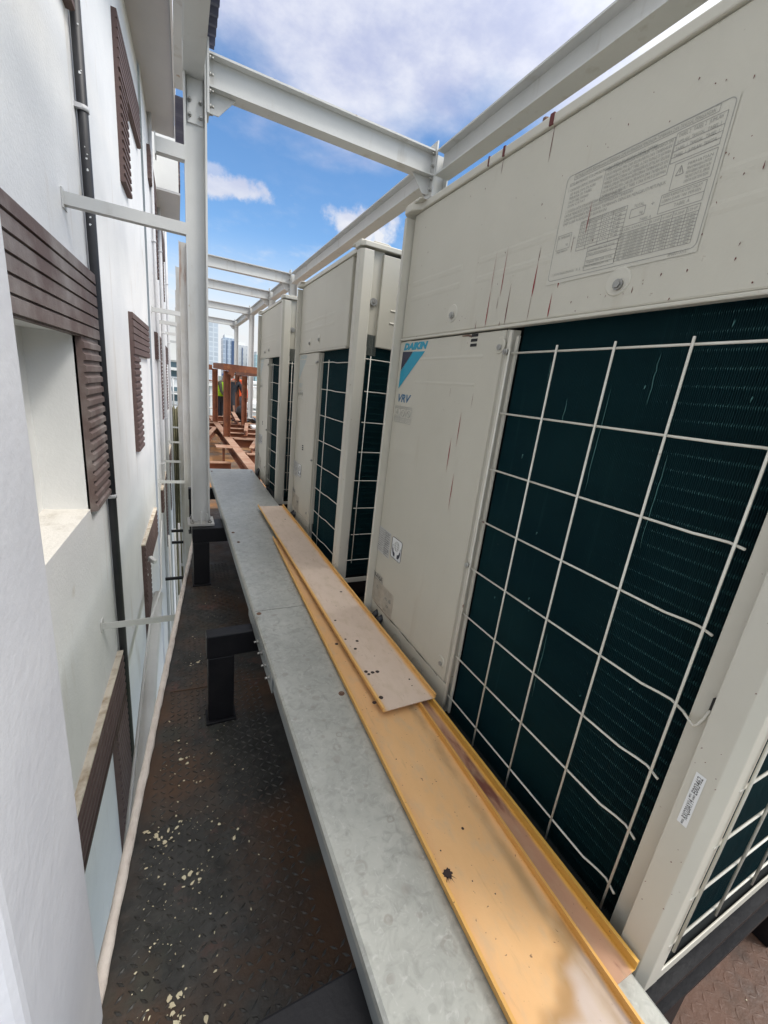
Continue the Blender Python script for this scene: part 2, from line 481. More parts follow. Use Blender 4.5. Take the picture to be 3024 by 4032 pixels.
# ---------------------------------------------------------------- mesh helpers
class MB:
    def __init__(self):
        self.v, self.f, self.s = [], [], []
    def add(self, vs, fs, smooth=False):
        o = len(self.v)
        self.v += [tuple(p) for p in vs]
        self.f += [tuple(i + o for i in q) for q in fs]
        self.s += [smooth] * len(fs)
        return self
    def box(self, x0, x1, y0, y1, z0, z1, M=None):
        vs = [Vector((x, y, z)) for x in (x0, x1) for y in (y0, y1) for z in (z0, z1)]
        if M is not None:
            vs = [M @ p for p in vs]
        return self.add(vs, [(0, 1, 3, 2), (4, 6, 7, 5), (0, 4, 5, 1), (2, 3, 7, 6), (0, 2, 6, 4), (1, 5, 7, 3)])
    def bar(self, p0, p1, a, b, up=(0, 0, 1)):
        """Box of section a x b along p0-p1; a is the size across 'up'."""
        p0, p1 = Vector(p0), Vector(p1)
        d = (p1 - p0).normalized()
        u = Vector(up)
        s = d.cross(u).normalized()
        u = s.cross(d).normalized()
        vs = [p + s * (i * a / 2) + u * (j * b / 2) for p in (p0, p1) for i, j in ((-1, -1), (1, -1), (1, 1), (-1, 1))]
        return self.add(vs, [(0, 1, 2, 3), (7, 6, 5, 4), (0, 4, 5, 1), (1, 5, 6, 2), (2, 6, 7, 3), (3, 7, 4, 0)])
    def tube(self, pts, r, n=8, caps=True):
        pts = [Vector(p) for p in pts]
        rs = r if isinstance(r, (list, tuple)) else [r] * len(pts)
        vs, fs = [], []
        ref = None
        for i, p in enumerate(pts):
            a = pts[max(0, i - 1)]
            c = pts[min(len(pts) - 1, i + 1)]
            d = (c - a).normalized()
            if ref is None:
                ref = Vector((0, 0, 1)) if abs(d.z) < 0.9 else Vector((1, 0, 0))
            s = d.cross(ref).normalized()
            u = s.cross(d).normalized()
            ref = u
            for k in range(n):
                t = 2 * math.pi * k / n
                vs.append(p + (s * math.cos(t) + u * math.sin(t)) * rs[i])
        m = len(pts)
        for i in range(m - 1):
            for k in range(n):
                k2 = (k + 1) % n
                fs.append((i * n + k, i * n + k2, (i + 1) * n + k2, (i + 1) * n + k))
        self.add(vs, fs, True)
        if caps:
            o = len(self.v) - len(vs)
            self.f += [tuple(o + k for k in range(n))[::-1], tuple(o + (m - 1) * n + k for k in range(n))]
            self.s += [False, False]
        return self
    def prism(self, poly, axis, a0, a1):
        """Polygon given in the two other axes (in x,y,z order), run along 'axis'."""
        n = len(poly)
        def P(p, a):
            if axis == 'x':
                return (a, p[0], p[1])
            if axis == 'y':
                return (p[0], a, p[1])
            return (p[0], p[1], a)
        vs = [P(p, a0) for p in poly] + [P(p, a1) for p in poly]
        fs = [tuple(range(n)), tuple(range(2 * n - 1, n - 1, -1))] + [(i, i + n, (i + 1) % n + n, (i + 1) % n) for i in range(n)]
        return self.add(vs, fs)
    def disc(self, c, nrm, r, n=14, jag=0.0):
        c, nrm = Vector(c), Vector(nrm).normalized()
        s = nrm.orthogonal().normalized()
        u = nrm.cross(s)
        vs = []
        for k in range(n):
            t = 2 * math.pi * k / n
            q = r * (1 + random.uniform(-jag, jag))
            vs.append(c + (s * math.cos(t) + u * math.sin(t)) * q)
        return self.add(vs, [tuple(range(n))])
    def build(self, name, mat, parent=None, bevel=0.0, seg=2, base=None, extra=None):
        me = D.meshes.new(name)
        me.from_pydata(self.v, [], self.f)
        me.update()
        bm = bmesh.new()
        bm.from_mesh(me)
        bmesh.ops.recalc_face_normals(bm, faces=bm.faces)
        for fc, s in zip(bm.faces, self.s):
            fc.smooth = s
        if bevel:
            ed = [e for e in bm.edges if len(e.link_faces) == 2 and e.calc_face_angle(0) > 0.6]
            bmesh.ops.bevel(bm, geom=ed, offset=bevel, segments=seg, affect='EDGES', profile=0.5, clamp_overlap=True)
        if extra is not None:                     # surface relief that belongs to this part, with its own finish
            xm = extra[0]
            nv = [bm.verts.new(q) for q in xm.v]
            nf = []
            for q, sm in zip(xm.f, xm.s):
                fc = bm.faces.new([nv[i] for i in q])
                fc.smooth = sm
                fc.material_index = 1
                nf.append(fc)
            bmesh.ops.recalc_face_normals(bm, faces=nf)
        off = Vector((0, 0, 0))
        if parent is not None:
            p = parent
            while p is not None:
                off += p.location
                p = p.parent
        elif base is not None:
            off = Vector(base)
        bmesh.ops.translate(bm, verts=bm.verts, vec=-off)
        bm.to_mesh(me)
        bm.free()
        me.materials.append(mat)
        if extra is not None:
            me.materials.append(extra[1])
        o = D.objects.new(name, me)
        COL.objects.link(o)
        if parent is not None:
            o.parent = parent
        elif base is not None:
            o.location = base
        return o

def tag(o, label, cat, group=None, kind=None):
    o["label"] = label
    o["category"] = cat
    if group:
        o["group"] = group
    o["kind"] = kind or "thing"
    return o
def thing(name, label, cat, loc=(0, 0, 0), group=None):
    o = D.objects.new(name, None)
    o.empty_display_size = 0.05
    COL.objects.link(o)
    o.location = loc
    return tag(o, label, cat, group)
def structure(o):
    o["kind"] = "structure"
    return o
def copy_tree(o, parent=None):
    c = o.copy()
    COL.objects.link(c)
    c.parent = parent
    for ch in list(o.children):
        copy_tree(ch, c)
    return c
def merge(mb, me_name, s, origin, xa, ya, size, width=None, shear=0.0, bold=0.0, align='LEFT', xscale=None):
    """Adds the lettering s as flat mesh: origin is the left end of the base line, xa/ya are the reading and up directions."""
    cu = D.curves.new("lettering", 'FONT')
    cu.body = s
    cu.size = 1.0
    cu.resolution_u = 2
    cu.shear = shear
    cu.offset = bold
    o = D.objects.new("lettering", cu)
    COL.objects.link(o)
    dg = bpy.context.evaluated_depsgraph_get()
    dg.update()
    me = D.meshes.new_from_object(o.evaluated_get(dg))
    xs = [v.co.x for v in me.vertices] or [0, 1]
    x0, x1 = min(xs), max(xs)
    cap = 0.70
    ky = size / cap
    kx = (width / (x1 - x0)) if width else ky * (xscale or 1.0)
    og, xa, ya = Vector(origin), Vector(xa), Vector(ya)
    vs = [og + xa * ((v.co.x - x0) * kx) + ya * (v.co.y * ky) for v in me.vertices]
    mb.add(vs, [tuple(p.vertices) for p in me.polygons])
    D.objects.remove(o)
    D.curves.remove(cu)
    D.meshes.remove(me)

FZ = -1.29          # walkway floor level (the camera is the origin)

# ================================================================ SETTING
GROUND = material("city_ground", (0.16, 0.16, 0.15), (0.10, 0.13, 0.08), 0.03, 0.9)
mb = MB()
mb.add([(-3000, -3000, -9), (3000, -3000, -9), (3000, 3000, -9), (-3000, 3000, -9)], [(0, 1, 2, 3)])
o = structure(mb.build("ground", GROUND))

# walkway of checker plate: plate with raised lozenges; left edge runs slightly askew
def edge_x(y):
    return -0.177 + 0.1005 * (y - 0.716)
mb = MB()
Y0, Y1 = -1.2, 4.25
mb.add([(edge_x(Y0) - .01, Y0, FZ), (2.6, Y0, FZ), (2.6, Y1, FZ), (edge_x(Y1) - .01, Y1, FZ),
        (edge_x(Y0) - .01, Y0, FZ - .012), (2.6, Y0, FZ - .012), (2.6, Y1, FZ - .012), (edge_x(Y1) - .01, Y1, FZ - .012)],
       [(0, 1, 2, 3), (7, 6, 5, 4), (0, 4, 5, 1), (1, 5, 6, 2), (2, 6, 7, 3), (3, 7, 4, 0)])
plate, mb = mb, MB()
def lug(x, y, a, H=.0030):
    L, W = .0112, .0036
    ca, sa = math.cos(a), math.sin(a)
    pts = [(-L, 0, .0002), (0, -W, .0002), (L, 0, .0002), (0, W, .0002), (-L * .45, 0, H), (L * .45, 0, H)]
    mb.add([(x + px * ca - py * sa, y + px * sa + py * ca, FZ + pz) for px, py, pz in pts],
           [(0, 1, 4), (1, 5, 4), (1, 2, 5), (2, 3, 5), (3, 4, 5), (3, 0, 4)])
p = 0.0235
for j in range(int(2.9 / p)):
    for i in range(int(.62 / p)):
        x, y = -.26 + i * p, .02 + j * p
        if x > edge_x(y) + .03 and not (x > .3 and y > .6):
            lug(x, y, math.radians(38 if (i + j) % 2 else -38))
treads, mb = mb, plate
for j in range(int(.75 / p)):
    for i in range(int(1.1 / p)):
        lug(.64 + i * p, -.45 + j * p, math.radians(38 if (i + j) % 2 else -38), .0008)
LUG = material("worn_tread_steel", (0.050, 0.048, 0.043), (0.022, 0.020, 0.017), 14, 0.38, lo=0.4, hi=0.6, streak=((0.07, 0.042, 0.028), 3, 0.55, (1, 1, 1)))
structure(plate.build("walkway_floor", FLOOR, extra=(treads, LUG)))

# seam between two floor plates (a weld bead), part of the floor's build: thin raised strips
WELD = material("weld_bead", (0.05, 0.03, 0.02), (0.09, 0.05, 0.03), 40, 0.7)
for name, pts in (("floor_weld", [(edge_x(1.62) + .03, 1.62, FZ + .001), (.6, 1.58, FZ + .001)]), ("floor_weld", [(.60, -.03, FZ + .001), (1.9, -.12, FZ + .001)])):
    structure(MB().tube(pts, .0035, 6).build(name, WELD))

# flakes of old paint: nobody could count them
mb = MB()
def flake(x, y, r):
    n = random.randint(5, 9)
    a0 = random.uniform(0, 6)
    st = random.uniform(.4, 1.0)
    ang = random.uniform(0, 3.14)
    vs = []
    for k in range(n):
        t = a0 + 2 * math.pi * k / n
        q = r * random.uniform(.45, 1.15)
        u, v = q * math.cos(t), q * st * math.sin(t)
        vs.append((x + u * math.cos(ang) - v * math.sin(ang), y + u * math.sin(ang) + v * math.cos(ang), FZ + .0019 + random.uniform(0, .0006)))
    mb.add(vs, [tuple(range(n))])
for k in range(400):
    y = random.choice([random.gauss(.62, .22), random.gauss(.95, .2), random.uniform(.3, 2.6)])
    x = edge_x(y) + .04 + abs(random.gauss(.10, .09))
    if y > .22 and x < .38:
        flake(x, y, random.choice([.0011, .0014, .0018, .0024, .0032, .005]) * random.uniform(.6, 1.2))
for cx, cy, n in ((-.03, .60, 14), (-.055, .98, 9), (-.01, .86, 5), (.01, .545, 8), (-.10, 1.02, 7), (.045, 1.78, 5), (.0, 1.25, 4), (.13, .93, 3)):
    for k in range(n):
        flake(cx + random.gauss(0, .014), cy + random.gauss(0, .02), random.uniform(.002, .0095))
for k in range(30):
    flake(random.uniform(.75, 1.4), random.uniform(-.3, .12), random.uniform(.001, .004))
tag(mb.build("paint_flakes", FLAKE), "cream paint flakes scattered over the dark checker plate floor", "paint flakes", kind="stuff")

# rusty deck beyond the walkway
mb = MB()
mb.box(.27, 3.2, 4.27, 5.85, FZ - .03, FZ - .004)
mb.box(.27, 3.2, 5.86, 7.6, FZ - .03, FZ - .008)
mb.box(.27, 3.2, 7.61, 14.2, FZ - .03, FZ - .005)
structure(mb.build("rusty_deck", RUST_PLATE))

# ================================================================ WHITE BUILDING (left)
def wall_x(y):
    return -.565 + .045 * y
BUILD = thing("white_building", "long white rendered building with brown tiled frames along the left side", "building", (-.6, 3.0, -9))
ZB, ZT = -9.0, 6.5
SLOPE = math.atan(.045)
# wall skewed a little: made in a frame whose 'along' axis follows wall_x
def wp(y, z, out=0.0):
    """Point at y along the near wall, height z, 'out' metres off its face."""
    return (wall_x(y) + out, y, z)
mb = MB()
NY0, NY1, NZ0, NZ1, ND = 1.30, 2.64, -.79, .113, .205       # niche
ys, zs = [-2.0, NY0, NY1, 6.12], [ZB, NZ0, NZ1, ZT]
for i in range(3):
    for j in range(3):
        if i == 1 and j == 1:
            continue
        mb.add([wp(ys[i], zs[j]), wp(ys[i + 1], zs[j]), wp(ys[i + 1], zs[j + 1]), wp(ys[i], zs[j + 1])], [(0, 1, 2, 3)])
mb.add([wp(6.12, ZB), wp(6.12, ZB, -.8), wp(6.12, ZT, -.8), wp(6.12, ZT)], [(0, 1, 2, 3)])
mb.build("wall", WHITE, BUILD)
mb = MB()
a, b = NY0, NY1
mb.add([wp(a, NZ0, -ND), wp(b, NZ0, -ND), wp(b, NZ1, -ND), wp(a, NZ1, -ND)], [(0, 1, 2, 3)])
mb.add([wp(b, NZ0), wp(b, NZ0, -ND), wp(b, NZ1, -ND), wp(b, NZ1)], [(0, 1, 2, 3)])
mb.add([wp(a, NZ0), wp(a, NZ0, -ND), wp(a, NZ1, -ND), wp(a, NZ1)], [(0, 1, 2, 3)])
mb.add([wp(a, NZ1), wp(b, NZ1), wp(b, NZ1, -ND), wp(a, NZ1, -ND)], [(0, 1, 2, 3)])
niche = mb.build("niche", NICHE, BUILD)
mb = MB()
mb.add([wp(a, NZ0), wp(b, NZ0), wp(b, NZ0 + .004, -ND), wp(a, NZ0 + .004, -ND)], [(0, 1, 2, 3)])
mb.build("sill", SILL, niche)
# second and third stretch of wall, set back
def wall2_x(y):
    return -.268 + .014 * (y - 6.1)
mb = MB()
mb.add([(wall2_x(6.1), 6.1, ZB), (wall2_x(12.2), 12.2, ZB), (wall2_x(12.2), 12.2, ZT), (wall2_x(6.1), 6.1, ZT)], [(0, 1, 2, 3)])
mb.add([(wall2_x(12.2), 12.2, ZB), (-3, 12.2, ZB), (-3, 12.2, ZT), (wall2_x(12.2), 12.2, ZT)], [(0, 1, 2, 3)])
mb.add([(-.8, -2, ZT), (-.25, 6.1, ZT), (-.2, 12.2, ZT), (-3, 12.2, ZT), (-3, -2, ZT)], [(0, 1, 2, 3, 4)])
mb.build("wall", WHITE, BUILD)

RIB = .0575
def rib_profile(z0, z1, t0=.026, t1=.038, plank=False):
    """(offset, z) outline of a lapped, ribbed tile face from z1 down to z0."""
    pts = []
    n = max(1, round((z1 - z0) / RIB))
    h = (z1 - z0) / n
    for k in range(n):
        zt = z1 - k * h
        if plank:
            pts += [(t0 + .006, zt), (t1 - .001, zt - h * .06), (t1, zt - h * .86), (t0, zt - h * .88), (t0, zt - h * .99)]
        else:
            pts += [(t0, zt), (t0, zt - h * .30), (t1, zt - h * .44), (t1, zt - h * .90), (t0, zt - h * .985)]
    pts.append((t0, z0))
    return pts
def ribbed(mb, fx, ya, yb, z0, z1, plank=False):
    pr = rib_profile(z0, z1, plank=plank)
    n = len(pr)
    for y in (ya, yb):
        pass
    vs = []
    for y in (ya, yb):
        vs += [(fx(y) + o_, y, z) for o_, z in pr]
        vs += [(fx(y) - .01, y, z0), (fx(y) - .01, y, z1)]
    m = n + 2
    fs = [(i, i + 1, m + i + 1, m + i) for i in range(m - 1)] + [(m - 1, 0, m, 2 * m - 1)]
    fs += [tuple(range(m))[::-1], tuple(range(m, 2 * m))]
    mb.add(vs, fs)
def surround(fx, ya, yb, top, leg_at, leg=.38, band=.35, drop=1.26, ledge=True):
    mb = MB()
    ribbed(mb, fx, ya, yb, top - band, top, top > -1)
    if leg_at == 'far':
        ribbed(mb, fx, yb - leg, yb, top - drop, top - band)
    else:
        ribbed(mb, fx, ya, ya + leg, top - drop, top - band)
    o = mb.build("window_surround", TILE if fx is wall_x and 0 < top < 1 and ya < 3 else TILE_DARK, BUILD)
    if ledge:
        q = MB()
        vs = [(fx(ya) - .008, ya - .004, top + .001), (fx(yb) - .008, yb + .004, top + .001), (fx(yb) + .036, yb + .004, top + .001), (fx(ya) + .036, ya - .004, top + .001)]
        vs += [(x, y, z + .014) for x, y, z in vs]
        q.add(vs, [(0, 1, 2, 3), (4, 5, 6, 7), (0, 1, 5, 4), (1, 2, 6, 5), (2, 3, 7, 6), (3, 0, 4, 7)])
        q.build("ledge", LEDGE, o)
    return o
for top, lg in ((2.56, False), (.455, False), (-1.98, True)):
    surround(wall_x, 1.3 if top < 0 else 1.72, 3.02, top, 'far', ledge=lg, drop={2.56: .98, .455: 1.26, -1.98: 1.9}[top])
    surround(wall_x, 4.48, 5.78, {2.56: 2.47, .455: .435, -1.98: -1.74}[top], 'near', ledge=lg, drop=1.22 if top < 2 else 1.08)
    surround(wall2_x, 6.75, 8.02, max(top, -1.75), 'far', ledge=lg)
    surround(wall2_x, 9.9, 11.2, max(top, -1.75) - .02, 'near', ledge=lg)
# overhanging slab above, and the bay further on
mb = MB()
mb.add([(-.48, 2.2, 3.0), (-.02, 2.2, 3.0), (.058, 7.5, 3.0), (-.235, 7.5, 3.0)], [(0, 1, 2, 3)])
mb.add([(-.48, 2.2, 3.25), (-.02, 2.2, 3.25), (.058, 7.5, 3.25), (-.235, 7.5, 3.25)], [(0, 1, 2, 3)])
mb.add([(-.48, 2.2, 3.0), (-.02, 2.2, 3.0), (-.02, 2.2, 3.25), (-.48, 2.2, 3.25)], [(0, 1, 2, 3)])
mb.add([(.058, 7.5, 3.0), (-.235, 7.5, 3.0), (-.235, 7.5, 3.25), (.058, 7.5, 3.25)], [(0, 1, 2, 3)])
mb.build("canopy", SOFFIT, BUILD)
mb = MB()
mb.add([(-.018, 2.2, 2.96), (.002, 2.2, 2.96), (.084, 7.52, 2.96), (.064, 7.52, 2.96), (-.018, 2.2, 3.3), (.002, 2.2, 3.3), (.084, 7.52, 3.3), (.064, 7.52, 3.3)],
       [(0, 1, 2, 3), (4, 5, 6, 7), (0, 1, 5, 4), (1, 2, 6, 5), (2, 3, 7, 6), (3, 0, 4, 7)])
mb.build("fascia", WHITE, BUILD)
mb = MB().box(-.30, .098, 8.1, 9.7, 2.57, 3.4)
bay = mb.build("bay", NICHE, BUILD)
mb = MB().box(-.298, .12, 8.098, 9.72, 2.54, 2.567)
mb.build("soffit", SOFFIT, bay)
mb = MB()
ribbed(mb, lambda y: .085, 8.12, 9.5, 2.68, 3.3)
mb.build("window_surround", TILE, bay)

# projecting pillar nearest the camera
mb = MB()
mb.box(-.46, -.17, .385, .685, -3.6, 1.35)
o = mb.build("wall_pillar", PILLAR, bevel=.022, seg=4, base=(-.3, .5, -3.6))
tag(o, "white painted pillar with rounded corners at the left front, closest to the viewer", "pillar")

# rough cement-coloured pipe along the floor edge
pts, rs = [], []
k = 0
y = -.2
while y < 3.75:
    pts.append((edge_x(y) - .004 + random.uniform(-.0011, .0011), y, FZ + .009 + random.uniform(-.0008, .0008)))
    rs.append(.0122 + random.uniform(-.0011, .0011) + (.002 if random.random() < .05 else 0))
    y += .035
tag(MB().tube(pts, rs, 10).build("edge_pipe", CONCRETE, base=(0, 1.5, FZ)), "rough pinkish cement-coated pipe lying along the left edge of the floor", "pipe")

# downpipes on the wall
def downpipe(y, out, r, mat, label, z0, z1, clamps, fx=wall_x):
    t = thing("downpipe", label, "pipe", (fx(y) + out, y, z0), "pipes on the white wall")
    MB().tube([(fx(y) + out, y, z0), (fx(y) + out, y, z1)], r, 12).build("pipe", mat, t)
    for z in clamps:
        c = MB()
        c.tube([(fx(y) + out, y, z - .012), (fx(y) + out, y, z + .012)], r + .005, 12)
        c.box(fx(y) - .002, fx(y) + out, y - .035, y + .005, z - .010, z + .010)
        c.build("clamp", PIPE_GREY, t)
    return t
t = downpipe(3.065, .030, .024, PIPE_BLACK, "black downpipe running up the white wall beside the tiled frame", -3.3, 4.0, (-.83, 1.22))
for z in (.70, .735, .95, 1.0, 1.02, 1.05, 1.36, 1.37, 1.55):
    c = MB()
    c.disc((wall_x(3.065) + .030 + random.uniform(-.004, .010), 3.065 - .0252, z), (0, -1, 0), random.uniform(.003, .0065), 8, .45)
    c.build("paint_splash", STICKER, t)
downpipe(7.05, .03, .022, PIPE_GREY, "thin grey downpipe on the far wall before the nearer of two far frames", -6, 6, (1.6, .1, -1.4), wall2_x)
downpipe(8.95, .03, .028, PIPE_GREY, "pale grey downpipe on the far wall between two tiled frames", -6, 6, (1.9, .6, -.9), wall2_x)
downpipe(12.05, .03, .03, PIPE_GREY, "grey downpipe at the far end corner of the white building", -6, 6, (1.9, .6, -.9), wall2_x)

# white duct low on the wall with its cable
t = thing("wall_duct", "white round duct running low along the wall below the floor edge", "duct", (-.3, 3, -2.6))
MB().tube([(-.245, 1.0, -2.30), (-.24, 2.4, -2.297), (-.238, 3.4, -2.29), (-.235, 4.45, -2.285)], .046, 16).build("duct_body", PVC, t)
MB().tube([(-.285, 1.0, -2.27), (-.282, 3.3, -2.262), (-.275, 3.9, -2.25), (-.235, 4.2, -2.232), (-.20, 4.45, -2.20), (-.21, 4.8, -1.95), (-.22, 5.6, -1.85)], .010, 8).build("cable", PVC, t)

# ================================================================ STEEL FRAME
def i_profile(h, w_, tw=.006, tf=.009):
    a, b = w_ / 2, h / 2
    return [(-a, -b), (a, -b), (a, -b + tf), (tw / 2, -b + tf), (tw / 2, b - tf), (a, b - tf), (a, b), (-a, b), (-a, b - tf), (-tw / 2, b - tf), (-tw / 2, -b + tf), (-a, -b + tf)]
def shift(poly, u, v):
    return [(p[0] + u, p[1] + v) for p in poly]
LXS, RXC = [.113, .113, .075, .065, .055], 1.51
BT, BH = 1.455, .135
YS = [2.69, 6.44, 7.95, 10.18, 12.9]
ORD = ["nearest", "second", "third", "fourth", "farthest"]
class Bolts:
    """Collects bolts and links each as a part of its own."""
    def __init__(self, parent):
        self.parent = parent
    def build(self, *a):
        pass
def hexbolt(mb, c, axis, r=.011, l=.012, rod=.006):
    if isinstance(mb, Bolts):
        one = MB()
        hexbolt(one, c, axis, r, l, rod)
        one.build("bolt", BOLT, mb.parent)
        return
    c = Vector(c)
    a = Vector(axis).normalized()
    mb.tube([c, c + a * l], r, 6)
    mb.tube([c + a * l, c + a * (l + .012)], rod, 6)
LLAB = ["grey steel column at the bench side, nearest and widest in view", "grey steel column second along the left row, partly behind the nearest one", "grey steel column third along the left row",
        "grey steel column fourth along the left row", "grey steel column at the far end of the left row"]
RLAB = ["grey steel column behind the nearest cooling cabinet, only its head showing", "grey steel column between the second and the farthest cabinet, its head in view", "grey steel column behind the farthest cabinet",
        "slim white-grey column standing clear right of the rusty frame", "slim white-grey column farthest off, before the towers"]
for i, y in enumerate(YS):
    LX = LXS[i]
    zb = -.905 if i == 0 else -4.5
    zb2 = -.905
    t = thing("steel_column", LLAB[i], "column", (LX, y, zb), "steel columns")
    prof = [(q[1], q[0]) for q in i_profile(.102, .09, .008, .009)]
    MB().prism(shift(prof, LX, y), 'z', zb + .012, BT + .07).build("shaft", STEEL if i == 0 else STEEL_OLD, t, )
    MB().box(LX - .075, LX + .075, y - .075, y + .075, zb, zb + .012).build("base_plate", STEEL_OLD, t)
    bl = Bolts(t)
    for u, v in ((-.05, -.05), (.05, -.05), (-.05, .05), (.05, .05)):
        hexbolt(bl, (LX + u, y + v, zb + .012), (0, 0, 1), .012, .012)
    if i == 0:
        g = MB().box(LX - .004, LX + .004, y - .075, y - .052, zb + .012, zb + .09)
        g.box(LX + .03, LX + .036, y - .075, y - .05, zb + .012, zb + .075)
        g.build("stiffener", STEEL, t)
        kp = MB().box(LX - .036, LX + .036, y - .012, y - .004, 1.16, 1.42)
        kp.build("end_plate", STEEL, t, .002)
        for u in (-.024, .024):
            for z in (1.19, 1.25, 1.42):
                hexbolt(bl, (LX + u, y - .012, z), (0, -1, 0), .009, .009)
    bl.build("bolts", BOLT, t)
    # right-hand column
    t = thing("steel_column", RLAB[i], "column", (RXC, y, zb2), "steel columns")
    MB().prism(shift(prof, RXC, y), 'z', zb2 + .012, BT - .001).build("shaft", STEEL, t)
    MB().box(RXC - .075, RXC + .075, y - .075, y + .075, zb2, zb2 + .012).build("base_plate", STEEL_OLD, t)
    bl = Bolts(t)
    for u, v in ((-.055, -.05), (.055, -.05), (-.055, .05), (.055, .05)):
        hexbolt(bl, (RXC + u, y + v, zb2 + .012), (0, 0, 1), .014, .014)
    bl.build("bolts", BOLT, t)
    # cross beam between the pair
    t = thing("cross_beam", "grey I-beam crossing overhead, %s of the five from the viewer" % ORD[i], "beam", ((LX + RXC) / 2, y, BT), "cross beams overhead")
    x0, x1 = LX + .0515, RXC - .046
    MB().prism(shift(i_profile(BH, .085), y, BT - BH / 2), 'x', x0 + .012, x1 - .012).build("girder", STEEL, t)
    for xa, xb, sgn in ((x0, x0 + .011, 1), (x1 - .011, x1, -1)):
        MB().box(xa, xb, y - .05, y + .05, BT - .245, BT + .045).build("end_plate", STEEL, t, .0015)
        xi = xb if sgn == 1 else xa
        g = MB()
        g.prism([(xi, BT - BH - .001), (xi + sgn * .125, BT - BH - .001), (xi + sgn * .045, BT - .225), (xi, BT - .225)], 'y', y - .004, y + .004)
        g.build("gusset", STEEL, t)
        bl = Bolts(t)
        for z in (BT - .02, BT - .085, BT - .15, BT - .21):
            for v in (-.035, .035):
                hexbolt(bl, (xi, y + v, z), (sgn, 0, 0), .009, .009)
        bl.build("bolts", BOLT, t)
# long beams over the cabinets, one between each pair of right-hand columns
BLAB = ["grey I-beam running above the nearest cabinet to the top right corner", "grey I-beam above the second and third cabinets", "short grey I-beam over the farthest cabinet", "grey I-beam between the two slim clear columns' bay and the cabinets", "grey I-beam at the far end between the two slim columns"]
for i, (a, b) in enumerate(zip([-1.6] + YS[:-1], YS)):
    o = MB().prism(shift(i_profile(BH, .10), RXC, BT - BH / 2), 'y', a + .052, b - .052).build("long_beam", STEEL, base=(RXC, (a + b) / 2, BT))
    tag(o, BLAB[i], "beam", "long beams over the cabinets")
# beam and corrugated roof over the left side near the camera
o = MB().prism(shift(i_profile(.13, .09), .105, 1.405), 'y', -1.2, YS[0] - .014).build("rafter", STEEL, base=(.1, 1, 1.4))
tag(o, "grey rafter running from the nearest column head back over the viewer", "rafter")
def corrugated(x0, x1, y0, y1, z, pitch=.062, amp=.012, th=.004):
    mb = MB()
    n = int((y1 - y0) / pitch * 8)
    vs = []
    for k in range(n + 1):
        y = y0 + (y1 - y0) * k / n
        q = max(-.75, min(.75, math.sin(2 * math.pi * (y - y0) / pitch))) * amp
        vs += [(x0, y, z + q), (x1, y, z + q), (x1, y, z + q + th), (x0, y, z + q + th)]
    fs = []
    for k in range(n):
        a = 4 * k
        for e in range(4):
            fs.append((a + e, a + (e + 1) % 4, a + 4 + (e + 1) % 4, a + 4 + e))
    fs += [(0, 1, 2, 3), (4 * n, 4 * n + 1, 4 * n + 2, 4 * n + 3)]
    mb.add(vs, fs)
    return mb
tag(corrugated(.07, .205, .6, 2.74, 1.515).build("roof_sheet", ROOF_SHEET, base=(.1, 1.8, 1.5)), "dark corrugated roof sheet edge above the nearest column", "roof sheet")
tag(corrugated(.035, .14, 3.55, 4.35, 1.65, .22, .004).build("roof_sheet", ROOF_SHEET, base=(.0, 3.7, 1.6)), "dark navy roof sheet seen from below between the wall and the nearest column", "roof sheet")
o = MB().prism(shift(i_profile(.10, .06, .02, .012), .06, 1.70), 'y', .8, 3.47).build("purlin", STEEL, base=(.04, 2, 1.7))
tag(o, "grey purlin above the navy roof sheet left of the nearest column", "purlin")

# braces from the wall to the columns
def brace(y, z, xa, xb, label, h=.052, d=.045):
    t = thing("wall_brace", label, "brace", (xb, y, z), "braces between wall and columns")
    mb = MB()
    th = .005
    mb.box(xa, xb, y - d, y - d + th, z - h / 2, z + h / 2)
    mb.box(xa, xb, y - d + th, y, z - h / 2, z - h / 2 + th)
    mb.build("angle", STEEL, t)
    MB().box(xa - .002, xa + .004, y - d - .012, y + .02, z - h / 2 - .016, z + h / 2 + .012).build("wall_plate", STEEL, t)
NB = ["nearest", "second", "third", "fourth", "farthest"]
for i, y in enumerate(YS):
    fx = wall_x if y < 6.2 else wall2_x
    LX = LXS[i]
    xa = fx(y - .04) + .002
    brace(y - .01, .69, xa, LX - .051, "galvanised brace at eye level from white wall to the %s left column" % NB[i])
    brace(y - .01, -1.53, xa, LX - .051 if i else .07, "galvanised brace below floor level from wall to the %s left column" % NB[i], .042)
LX = LXS[0]
brace(2.68, 1.013, -.065, LX - .050, "grey outrigger stub high on the nearest column under the roof sheet", .06)
# lower shaft of the nearest column's support under the floor
tag(MB().prism(shift([(q[1], q[0]) for q in i_profile(.09, .10)], LX, 2.69), 'z', -9, FZ - .03).build("support_post", STEEL_OLD, base=(LX, 2.69, -9)), "grey support post under the walkway edge below the nearest column", "post")

